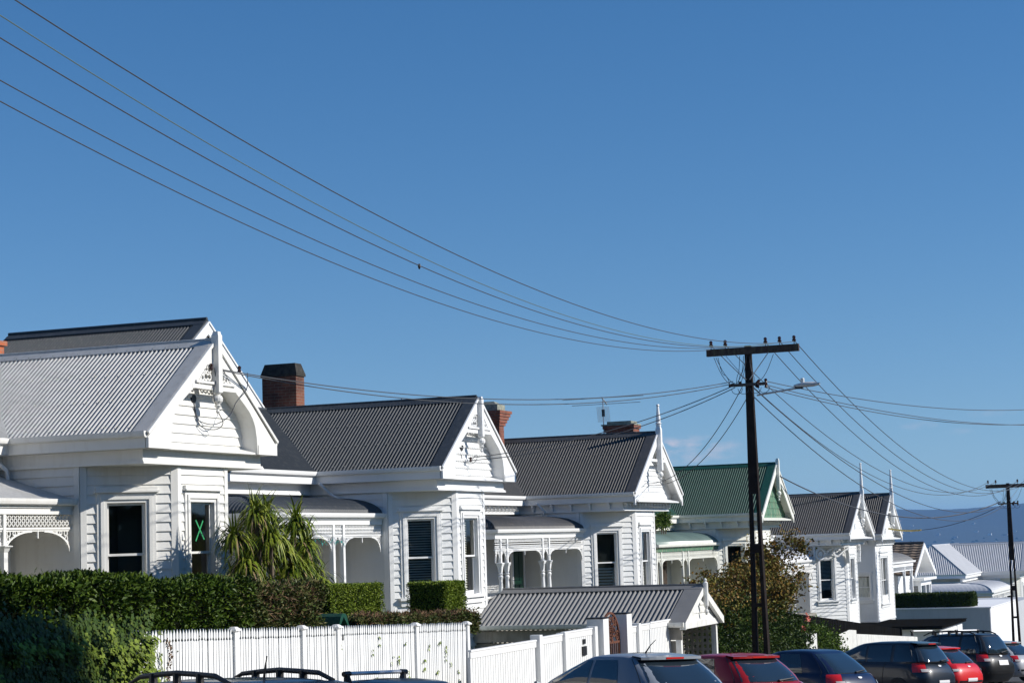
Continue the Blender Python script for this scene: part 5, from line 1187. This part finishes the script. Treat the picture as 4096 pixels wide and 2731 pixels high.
rnd = random.Random(41); m = MB()  # unseen trees, added to darken window reflections and cut skylight
for k in range(26):
    cx, cy, rr_, zz_ = -60 + 9 * k + rnd.uniform(-2, 2), -15 + rnd.uniform(-1.5, 1.5), rnd.uniform(4, 5.5), 0
    zz_ = g(cx) + rnd.uniform(3.5, 6)
    for _ in range(1300):
        o = rdir(rnd); q = Vector((cx, cy, zz_)) + Vector((o.x * rr_, o.y * 2.6, o.z * rr_)) * rnd.uniform(.75, 1); leafpoly(m, q, rdir(rnd), rdir(rnd), 1.1, .8)
for k in range(12):
    cx, cy = -24 + rnd.uniform(-3, 3), -14 + 6.5 * k; rr_ = rnd.uniform(4.5, 6)
    for _ in range(1100):
        o = rdir(rnd); q = Vector((cx, cy, 4)) + Vector((o.x * 3, o.y * rr_, o.z * rr_)) * rnd.uniform(.75, 1); leafpoly(m, q, rdir(rnd), rdir(rnd), 1.1, .8)
setp(m.build('unseen_tree_belt', LHEDGE), 'unseen belt of trees added across the street and behind the viewer to block skylight', 'trees', kind='stuff')

# ================================================================== CARS
def car(name, label, X, Y, psi, L, W, H, col, style='hatch', rails=False, seed=0, scale_gl=1., wiper=1, spoiler=True, plate=False, emblem=True, rack=False, antenna_=None, lampw=1.):
    P_ = paint(label.replace(' ', '_')[:24] + '_paint', col); gz = g(X); root = empty(name, (0, 0, 0), label, 'car', 'cars angle parked along the kerb')
    k = L / 4.1; h = H / 1.47; w = W / 1.74
    if style == 'hatch':   rear = [(-1.80, .96), (-1.72, 1.06), (-1.52, 1.22), (-1.28, 1.37), (-1.20, 1.415), (-1.08, 1.44)]; ws = [.98, .82, .42, .0, -.14, -.3]
    elif style == 'wagon': rear = [(-1.94, .97), (-1.90, 1.06), (-1.80, 1.22), (-1.66, 1.37), (-1.60, 1.415), (-1.48, 1.44)]; ws = [.95, .8, .42, .05, -.1, -.3]
    else:                  rear = [(-1.92, .93), (-1.9, 1.06), (-1.82, 1.22), (-1.7, 1.37), (-1.66, 1.415), (-1.52, 1.44)]; ws = [.9, .78, .5, .2, .05, -.15]
    wd = [.79, .765, .70, .63, .60, .53]
    rings = [(.20, -1.86, 1.86, .74, 6), (.34, -2.0, 2.0, .84, 6), (.48, -2.05, 2.05, .865, 6), (.62, -2.04, 2.05, .87, 6), (.78, -2.0, 2.02, .868, 5), (.88, -1.93, 1.97, .85, 5), (.94, -1.86, 1.86, .82, 5)]
    nb = len(rings)
    for (xr, z), xf, ww in zip(rear, ws, wd): rings.append((z, xr, xf, ww, 5))
    rings += [(1.46, rear[-1][0] + .2, ws[-1] - .2, .40, 4), (1.468, rear[-1][0] + .55, ws[-1] - .45, .18, 3)]
    hood = lambda x, z: z - (.22 * max(0, min(1, (x - .75) / 1.25)) ** 1.4 if z > .6 and z <= .97 else 0)
    def ring(t):
        i = min(len(rings) - 2, int(t)); f = t - i; a, b = rings[i], rings[i + 1]; return tuple(p + (q - p) * f for p, q in zip(a, b))
    cs, sn = math.cos(R(psi)), math.sin(R(psi)); slope = .051
    def tf(x, y, z):
        x2, y2, z2 = (x + 2.05) * k, y * w, z * h        # origin at rear bumper
        wx = X + x2 * cs - y2 * sn; wy = Y + x2 * sn + y2 * cs
        return (wx, wy, gz + z2 - slope * (x2 * cs - y2 * sn) * .9)
    def sup(t, th, off=0.):
        z, xr, xf, ww, n = ring(t); xc = (xr + xf) / 2; a = (xf - xr) / 2; c, s = math.cos(th), math.sin(th)
        x = xc + (a + off) * math.copysign(abs(c) ** (2 / n), c); y = (ww + off) * math.copysign(abs(s) ** (2 / n), s)
        return tf(x, y, hood(x, z))
    N = 48; m = MB(); T = [i * .5 for i in range(2 * (len(rings) - 1) + 1)]
    ths = [2 * PI * j / N for j in range(N)]
    for t in T:
        for th in ths: m.v.append(sup(t, th))
    for a in range(len(T) - 1):
        for j in range(N): m.f.append((a * N + j, a * N + (j + 1) % N, (a + 1) * N + (j + 1) % N, (a + 1) * N + j))
    m.f += [tuple(range(N - 1, -1, -1)), tuple((len(T) - 1) * N + j for j in range(N))]
    body = m.build('body', P_, root, smooth=True)
    def side_pt(t, x, sg, off):
        z, xr, xf, ww, n = ring(t); xc = (xr + xf) / 2; a = (xf - xr) / 2; q = min(.985, abs((x - xc) / a)); return tf(x, sg * ((ww) * (1 - q ** n) ** (1 / n) + off), z)
    def end_pt(t, y, front, off):
        z, xr, xf, ww, n = ring(t); xc = (xr + xf) / 2; a = (xf - xr) / 2; q = min(.985, abs(y / ww)); x = xc + (1 if front else -1) * ((a) * (1 - q ** n) ** (1 / n) + off); return tf(x, y, hood(x, z))
    def patch(name_, fn, us, vs, mt, parent, smooth=True):
        m = MB(); nu = len(us)
        for v in vs:
            for u in us: m.v.append(fn(u, v))
        for a in range(len(vs) - 1):
            for j in range(nu - 1): m.f.append((a * nu + j, a * nu + j + 1, (a + 1) * nu + j + 1, (a + 1) * nu + j))
        return m.build(name_, mt, parent, smooth=smooth)
    lin = lambda a, b, n: [a + (b - a) * i / n for i in range(n + 1)]
    t0, t1 = nb + .15, nb + 3.1                      # glasshouse between belt and cant rail
    def bounds(t):
        z, xr, xf, ww, n = ring(t); return xr + .13, xf - .13
    for sg in (-1, 1):
        mid = -.42; spans = [(0.03, .27), (.31, .62), (.65, 1.)] if style != 'hatch' else [(.25, .58), (.61, 1.)]
        for (fa, fb) in spans:
            def fn(u, t):
                a, b = bounds(t); a0, b0 = bounds(t0)
                xa, xb = a + (b - a) * fa, a + (b - a) * fb
                if .3 < fa: xa = a0 + (b0 - a0) * fa * .8 + .1
                if fb < 1: xb = a0 + (b0 - a0) * fb * .8 + .1
                return side_pt(t, xa + (xb - xa) * u, sg, .006)
            # order spans so that they never cross at the top
            patch('side_window', fn, lin(0, 1, 6), lin(t0, t1, 6), CARGL, root)
    rw = patch('rear_window', lambda u, t: end_pt(t, u * (ring(t)[3] * .86), False, .008), lin(-1, 1, 10), lin(nb + .12, nb + 3.0, 8), CARGL, root)
    patch('windscreen', lambda u, t: end_pt(t, u * (ring(t)[3] * .88), True, .006), lin(-1, 1, 10), lin(nb + .1, nb + 3.3, 8), CARGL, root)
    m = MB()
    for sg in (-1, 1):
        pts = [end_pt(t, sg * ring(t)[3] * .93, False, .012) for t in lin(3., nb + 3.4, 12)]
        m.tube(pts, .006, 4)
    m.tube([end_pt(nb + .02, u * ring(nb)[3] * .9, False, .012) for u in lin(-1, 1, 8)], .006, 4)
    m.build('tailgate_seam', BLACKP, root)
    m = MB()
    for sg in (-1, 1):
        for fx in ((-.95, .1, 1.05) if style != 'hatch' else (-.5, .95)):
            m.tube([side_pt(t, fx - .02 * (t - nb) if t < nb else fx, sg, .003) for t in lin(1.5, nb - .1, 8)], .006, 4)
    m.build('door_seam', BLACKP, root)
    for sg in (-1, 1):
        m = MB(); a = side_pt(nb + .2, .72, sg, .02); b = side_pt(nb + .5, .74, sg, .2); m.tube([a, tuple((Vector(a) + Vector(b)) / 2), b], [.02, .06, .07], 6); m.build('wing_mirror', P_, root)
        m = MB(); m.tube([side_pt(t_, x_, sg, .02) for t_, x_ in ((nb - .9, -.3), (nb - .9, -.12))], .014, 5); m.build('door_handle', P_, root)
    if wiper:
        m = MB(); a = Vector(end_pt(nb + .2, -.05, False, .03)); b = Vector(end_pt(nb + .55, -.42, False, .03)); c = Vector(end_pt(nb + .12, -.02, False, .04)); m.tube([tuple(c), tuple(a), tuple(b)], [.03, .018, .01], 5); m.build('rear_wiper', BLACKP, rw)
    if spoiler:
        m = MB(); us = lin(-.9, .9, 10); i = 0
        for u in us:
            z, xr, xf, ww, n = ring(nb + 3.6); y = u * ww; e = .12 * (1 - abs(u) ** 4)
            m.v += [tf(xr + .12, y, z - .02), tf(xr - .03 - e, y, z - .025), tf(xr - .03 - e, y, z + .012), tf(xr + .12, y, z + .035)]
        for j in range(len(us) - 1):
            for q in range(4): m.f.append((j * 4 + q, j * 4 + (q + 1) % 4, j * 4 + 4 + (q + 1) % 4, j * 4 + 4 + q))
        sp = m.build('spoiler', P_, root, smooth=False)
        m = MB(); z, xr, xf, ww, n = ring(nb + 3.6); m.hexa([tf(*p) for p in ((xr - .155, -.16, z - .018), (xr - .12, -.16, z - .018), (xr - .12, .16, z - .018), (xr - .155, .16, z - .018), (xr - .155, -.16, z + .006), (xr - .12, -.16, z + .006), (xr - .12, .16, z + .006), (xr - .155, .16, z + .006))]); m.build('brake_light', TAILR, sp)
    for sg in (-1, 1):
        def lamp(u, t):   # wraps the rear corner
            z, xr, xf, ww, n = ring(t); th = PI + sg * (.36 + .5 * u * lampw - .05 * (t - 5)); return sup(t, th, .012)
        tl = patch('tail_light', lamp, lin(.0, 1, 6), lin(3.7, 6.4, 6), TAILR, root)
        patch('reversing_lens', lambda u, t: sup(t, PI + sg * (.32 + .3 * u), .016), lin(0, 1, 4), lin(3.75, 4.3, 3), TAILC, tl)
        def head(u, t): return sup(t, sg * (.35 + .7 * u), .01)
        patch('headlight', head, lin(0, 1, 6), lin(3.4, 4.4, 3), TAILC, root)
    pb = patch('number_plate', lambda u, t: end_pt(t, u * .24, False, .02), lin(-1, 1, 4), lin(3.1, 3.9, 2) if plate else lin(1.7, 2.4, 2), PLATE, root, False)
    if emblem: patch('badge', lambda u, t: end_pt(5.0 + .28 * t, .07 * u * math.sqrt(max(0, 1 - t * t)), False, .02), lin(-1, 1, 4), lin(-.95, .95, 6), ALU, root)
    patch('bumper_strip', lambda u, t: end_pt(t, u * .7, False, .015), lin(-1, 1, 8), lin(1.5, 1.9, 2), BLACKP, root)
    for x in (-1.28, 1.27):
        for sg in (-1, 1):
            m = MB(); cen = (x, sg * .80, .31); n = 20
            pr = [(.19, .10), (.30, .10), (.315, .06), (.315, -.06), (.30, -.1), (.19, -.1)]
            for (rr, yy) in pr:
                for j in range(n): t = 2 * PI * j / n; m.v.append(tf(cen[0] + rr * math.cos(t) * 4.1 / L * 1., cen[1] + yy * .8 + sg * .0, cen[2] + rr * math.sin(t)))
            for a in range(5):
                for j in range(n): m.f.append((a * n + j, a * n + (j + 1) % n, (a + 1) * n + (j + 1) % n, (a + 1) * n + j))
            ty = m.build('wheel', RUBB, root, smooth=False)
            m = MB()
            for q in range(6):
                a = 2 * PI * q / 6; m.quad(tf(x + .05 * math.cos(a - .8), sg * .885, .31 + .05 * math.sin(a - .8)), tf(x + .19 * math.cos(a - .2), sg * .875, .31 + .19 * math.sin(a - .2)), tf(x + .19 * math.cos(a + .2), sg * .875, .31 + .19 * math.sin(a + .2)), tf(x + .05 * math.cos(a + .8), sg * .885, .31 + .05 * math.sin(a + .8)))
            m.v += [tf(x + .19 * math.cos(2 * PI * j / 16), sg * .84, .31 + .19 * math.sin(2 * PI * j / 16)) for j in range(16)]; m.f.append(tuple(range(len(m.v) - 16, len(m.v)))); m.build('rim', ALU, ty)
    if rails:
        for sg in (-1, 1):
            m = MB(); z = 1.44; xa, xb = rear[-1][0] + .02, ws[-1] + .35; yy = .56
            pts = [(xa, z - .01), (xa + .2, z + .06), (xa + .5, z + .075), ((xa + xb) / 2, z + .085), (xb - .5, z + .07), (xb - .2, z + .045), (xb, z - .03)]
            m.tube([tf(x, sg * (yy + .0), zz) for x, zz in pts], [.02, .024, .025, .025, .025, .022, .015], 8)
            for x in (xa + .42, (xa + xb) / 2, xb - .4): m.tube([tf(x, sg * yy, z - .03), tf(x, sg * yy, z + .08)], .04, 8)
            m.build('roof_rail', BLACKP, root)
    if rack:
        for x in rack:
            m = MB(); m.tube([tf(x, -.56, 1.54), tf(x, .56, 1.54)], .022, 8); b = m.build('roof_bar', ALU, root)
            m = MB()
            for sg in (-1, 1): m.tube([tf(x, sg * .54, 1.42), tf(x, sg * .56, 1.53)], [.055, .03], 8); m.tube([tf(x, sg * .5, 1.54), tf(x, sg * .62, 1.535)], .03, 8)
            m.build('bar_foot', BLACKP, b)
    if antenna_: m = MB(); x, y, dx, dz = antenna_; m.tube([tf(x, y, 1.45), tf(x + dx * .5, y, 1.45 + dz * .6), tf(x + dx, y, 1.45 + dz)], [.015, .008, .005], 5); m.build('aerial', BLACKP, root)
    root.location = (X, Y, gz)
    for o in root.children: o.location = (-X, -Y, -gz)
    return root
car('parked_car', 'black car with dark roof rails, nearest one at the lower left', 16.0, 7.9, 64, 4.5, 1.8, 1.43, (.004, .006, .012), 'wagon', rails=True, antenna_=(-1.2, 0, -.05, .22))
car('parked_car', 'dark navy car with silver roof bar, second from the left', 20.6, 8.2, 76, 4.2, 1.6, 1.33, (.005, .010, .022), 'hatch', rack=[-.5], spoiler=False)
car('parked_car', 'slate grey hatchback before the white paling fence', 28.3, 7.85, 57, 4.35, 1.84, 1.53, (.25, .28, .32), 'hatch', spoiler=True, antenna_=(-.85, .1, -.25, .2), emblem=False)
car('parked_car', 'dark red hatchback between the grey one and the navy hatchback', 34.9, 8.25, 57, 4.1, 1.78, 1.46, (.32, .008, .010), 'hatch', lampw=1.25, antenna_=(-.7, .1, -.1, .12))
car('parked_car', 'deep navy hatchback with a round silver badge, beneath the utility pole', 42.1, 8.3, 66, 4.1, 1.75, 1.475, (.003, .010, .045), 'hatch', spoiler=False)
car('parked_car', 'dark blue wagon with a bright red tail lamp, behind the deep navy hatchback', 52.6, 8.3, 67, 4.5, 1.75, 1.59, (.006, .014, .028), 'wagon', emblem=True)
car('parked_car', 'small bright red hatchback half hidden behind the dark blue wagon', 58., 8.35, 65, 3.9, 1.68, 1.42, (.62, .015, .02), 'hatch')
car('parked_car', 'tall black sport utility car with silver roof bars', 65., 8.35, 64, 4.7, 1.85, 1.78, (.005, .006, .008), 'suv', rails=True, rack=[-.9, .6], spoiler=False, plate=True)
car('parked_car', 'pale silver car cut by the right edge of the photo', 74.5, 8.6, 63, 4.3, 1.76, 1.5, (.38, .4, .43), 'hatch')

# ================================================================== GROUND, STREET, DISTANCE
def sheet(name, xs, ys, zf, m, kind='structure'):
    b = MB(); n = len(ys)
    for x in xs:
        for y in ys: b.v.append((x, y, zf(x, y)))
    for i in range(len(xs) - 1):
        for j in range(n - 1): b.f.append((i * n + j, (i + 1) * n + j, (i + 1) * n + j + 1, i * n + j + 1))
    return setp(b.build(name, m), kind=kind)
xs = [-80, -20] + [20 * k for k in range(0, 14)] + [300, 400, 600, 800, 1000, 1250, 1500, 2500, 5000, 8000, 12500]
sheet('ground', xs, [-6000, -1500, -300, -60, 0, 12.9, 60, 300, 1500, 6000], lambda x, y: g(x) - .2, GRASS)
xr = [-60 + 20 * k for k in range(17)]
sheet('road', xr, [1.5, 12.9], lambda x, y: g(x), ASPH)
b = MB()
for x in xr[:-1]:
    for (y0, y1) in ((12.9, 13.05), (1.35, 1.5)): b.hexa([(x, y0, g(x) - .15), (x + 20, y0, g(x + 20) - .15), (x + 20, y1, g(x + 20) - .15), (x, y1, g(x) - .15), (x, y0, g(x) + .13), (x + 20, y0, g(x + 20) + .13), (x + 20, y1, g(x + 20) + .13), (x, y1, g(x) + .13)])
setp(b.build('kerb', CONC), kind='structure')
sheet('footpath', xr, [13.05, 14.8, 16.45], lambda x, y: g(x) + .125, CONC)
sheet('near_footpath', xr, [-4, 1.35], lambda x, y: g(x) + .125, CONC)
sheet('lawn', xr, [16.75, 18, 60], lambda x, y: g(x) + (.2 if y < 17 else .95), GRASS)
from mathutils import noise
def hz_(x, y):
    a = math.atan2(y, x); d = math.hypot(x, y)
    rid = 113 + 10 * math.sin(a * 26 + .6) + 7 * math.sin(a * 61 + 2) + 4 * noise.noise(Vector((a * 120, 3, 0))) + 2.0 * noise.noise(Vector((a * 700, 1, 0)))
    f = max(0, min(1, (d - 7300) / 2200)); f = f * f * (3 - 2 * f)
    return -60 + (rid + 60) * f + (14 * noise.noise(Vector((x * .0016, y * .0016, 0))) * f * (1 - f) * 4) - max(0, (d - 9800) * .08)
b = MB(); na, nd = 420, 26
for i in range(na + 1):
    a = -.12 + .95 * i / na
    for j in range(nd + 1): d = 7000 + 3300 * j / nd; x, y = d * math.cos(a), d * math.sin(a); b.v.append((x, y, hz_(x, y)))
for i in range(na):
    for j in range(nd): q = i * (nd + 1) + j; b.f.append((q, q + 1, q + nd + 2, q + nd + 1))
setp(b.build('hills', HILL, smooth=True), kind='structure')
rnd = random.Random(9); b = MB(); t = MB()
for k in range(2600):
    a = rnd.uniform(-.02, .25); d = rnd.triangular(4200, 9000, 7200); 
    if d > 7350 and rnd.random() < .96: continue
    x, y = d * math.cos(a), d * math.sin(a); z = hz_(x, y) if d > 7000 else -60; s = rnd.uniform(5, 14); hh = rnd.uniform(4, 8); b.box(x, x + s, y, y + s * rnd.uniform(.7, 2), z - 2, z + hh)
setp(b.build('distant_suburb', TOWN), 'scatter of tiny pale houses at the foot of the blue hills', 'houses', kind='stuff')
for k in range(3500):
    a = rnd.uniform(-.03, .26); d = rnd.triangular(4000, 7900, 6800); x, y = d * math.cos(a), d * math.sin(a); z = hz_(x, y) if d > 7000 else -60; s = rnd.uniform(4, 9)
    t.hexa([(x - s, y - s, z - 2), (x + s, y - s, z - 2), (x + s, y + s, z - 2), (x - s, y + s, z - 2), (x - s * .4, y - s * .4, z + s * .8), (x + s * .4, y - s * .4, z + s * .8), (x + s * .4, y + s * .4, z + s * .8), (x - s * .4, y + s * .4, z + s * .8)])
setp(t.build('distant_trees', TREEF), 'far woodland between the tiny houses below the hills', 'trees', kind='stuff')
# haze
HZ = bpy.data.materials.new('haze_air'); HZ.use_nodes = True; nt = HZ.node_tree; nt.nodes.remove(nt.nodes['Principled BSDF'])
pv = nt.nodes.new('ShaderNodeVolumePrincipled'); pv.inputs['Color'].default_value = (.24, .53, 1., 1); pv.inputs['Density'].default_value = 7.0e-5
pv.inputs['Anisotropy'].default_value = .0
nt.links.new(pv.outputs[0], nt.nodes['Material Output'].inputs['Volume'])
b = MB(); b.box(-200, 13500, -6500, 9500, -66, 150); setp(b.build('haze', HZ), kind='stuff', label='thin blue haze in the air towards the hills', cat='haze')

# ================================================================== LIGHT, SKY, CAMERA
EL, AZ = 30.5, 15.        # sun elevation; azimuth off the street normal towards down-street
sd = Vector((math.sin(R(AZ)) * math.cos(R(EL)), -math.cos(R(AZ)) * math.cos(R(EL)), math.sin(R(EL))))
sl = bpy.data.lights.new('sun', 'SUN'); sl.energy = 4.9; sl.angle = R(.53); sl.color = (1., .955, .89)
so = bpy.data.objects.new('sun', sl); COL.objects.link(so); so.rotation_euler = sd.to_track_quat('Z', 'Y').to_euler(); so.location = (0, 0, 40)
W = bpy.data.worlds.new('World'); bpy.context.scene.world = W; W.use_nodes = True; nt = W.node_tree; N = nt.nodes; L = nt.links
sky = N.new('ShaderNodeTexSky'); sky.sky_type = 'NISHITA'; sky.sun_disc = False; sky.sun_elevation = R(EL); sky.sun_rotation = math.atan2(sd.x, sd.y)
sky.altitude = 50; sky.air_density = 1.0; sky.dust_density = .0; sky.ozone_density = 2.5
bg = N['Background']; bg.inputs[1].default_value = .092
tc = N.new('ShaderNodeTexCoord'); acc = None
up = N.new('ShaderNodeVectorMath'); up.operation = 'ADD'; up.inputs[1].default_value = (0, 0, .065); L.new(tc.outputs['Generated'], up.inputs[0]); nr_ = N.new('ShaderNodeVectorMath'); nr_.operation = 'NORMALIZE'; L.new(up.outputs[0], nr_.inputs[0]); L.new(nr_.outputs[0], sky.inputs[0])
def cloud(ang, elev, wa, we, amt, sx=1.):
    global acc
    c = Vector((math.cos(R(elev)) * math.cos(R(ang)), math.cos(R(elev)) * math.sin(R(ang)), math.sin(R(elev))))
    sub = N.new('ShaderNodeVectorMath'); sub.operation = 'SUBTRACT'; L.new(tc.outputs['Generated'], sub.inputs[0]); sub.inputs[1].default_value = c
    def dot(v, s):
        d = N.new('ShaderNodeVectorMath'); d.operation = 'DOT_PRODUCT'; L.new(sub.outputs[0], d.inputs[0]); d.inputs[1].default_value = v
        q = N.new('ShaderNodeMath'); q.operation = 'MULTIPLY'; L.new(d.outputs['Value'], q.inputs[0]); q.inputs[1].default_value = 1 / s
        p = N.new('ShaderNodeMath'); p.operation = 'POWER'; L.new(q.outputs[0], p.inputs[0]); p.inputs[1].default_value = 2; return p
    a = dot((-math.sin(R(ang)), math.cos(R(ang)), 0), R(wa)); b_ = dot((0, 0, 1), R(we))
    s = N.new('ShaderNodeMath'); L.new(a.outputs[0], s.inputs[0]); L.new(b_.outputs[0], s.inputs[1])
    inv = N.new('ShaderNodeMapRange'); inv.inputs[1].default_value = 1.; inv.inputs[2].default_value = 0.; L.new(s.outputs[0], inv.inputs[0])
    n = N.new('ShaderNodeTexNoise'); n.inputs['Scale'].default_value = 90; n.inputs['Detail'].default_value = 7
    mp = N.new('ShaderNodeMapping'); mp.inputs['Scale'].default_value = (1, 1, 2.6); L.new(tc.outputs['Generated'], mp.inputs[0]); L.new(mp.outputs[0], n.inputs[0])
    mr = N.new('ShaderNodeMapRange'); mr.inputs[1].default_value = .40; mr.inputs[2].default_value = .72; L.new(n.outputs['Fac'], mr.inputs[0])
    m1 = N.new('ShaderNodeMath'); m1.operation = 'MULTIPLY'; L.new(inv.outputs[0], m1.inputs[0]); L.new(mr.outputs[0], m1.inputs[1])
    m2 = N.new('ShaderNodeMath'); m2.operation = 'MULTIPLY'; m2.use_clamp = True; L.new(m1.outputs[0], m2.inputs[0]); m2.inputs[1].default_value = amt
    if acc is None: acc = m2
    else:
        ad = N.new('ShaderNodeMath'); ad.use_clamp = True; L.new(acc.outputs[0], ad.inputs[0]); L.new(m2.outputs[0], ad.inputs[1]); acc = ad
cloud(15.7, 2.52, 1.6, .45, .8); cloud(16.6, 2.66, .7, .28, 1.1); cloud(9.3, 2.95, .6, .13, .3); cloud(7.3, 3.2, .8, .12, .22); cloud(8.2, 2.75, .5, .1, .2)
mx = N.new('ShaderNodeMix'); mx.data_type = 'RGBA'; L.new(acc.outputs[0], mx.inputs[0]); L.new(sky.outputs[0], mx.inputs[6]); mx.inputs[7].default_value = (6.2, 6.1, 6.4, 1)
hs = N.new('ShaderNodeHueSaturation'); hs.inputs['Saturation'].default_value = 1.31; L.new(mx.outputs[2], hs.inputs['Color'])
tn = N.new('ShaderNodeVectorMath'); tn.operation = 'MULTIPLY'; tn.inputs[1].default_value = (1.0, .99, 1.06); L.new(hs.outputs[0], tn.inputs[0]); L.new(tn.outputs[0], bg.inputs[0])

cam = bpy.data.cameras.new('camera'); co = bpy.data.objects.new('camera', cam); COL.objects.link(co)
yaw, pitch, roll = 0.36185411, 0.10112593, -0.03230023
Fw = Vector((math.cos(yaw) * math.cos(pitch), math.sin(yaw) * math.cos(pitch), math.sin(pitch))); rr = Vector((math.sin(yaw), -math.cos(yaw), 0)); uu = rr.cross(Fw)
r2 = rr * math.cos(roll) + uu * math.sin(roll); u2 = -rr * math.sin(roll) + uu * math.cos(roll)
co.matrix_world = Matrix(((r2.x, u2.x, -Fw.x, 0), (r2.y, u2.y, -Fw.y, 0), (r2.z, u2.z, -Fw.z, 0), (0, 0, 0, 1)))
cam.sensor_width = 36; cam.lens = 7983.6 / 4096 * 36; cam.clip_start = .1; cam.clip_end = 30000
sc = bpy.context.scene; sc.camera = co
sc.view_settings.view_transform = 'Standard'; sc.view_settings.look = 'None'; sc.view_settings.exposure = .17; sc.view_settings.gamma = 1.
try: sc.cycles.volume_bounces = 0; sc.cycles.transparent_max_bounces = 16
except Exception: pass
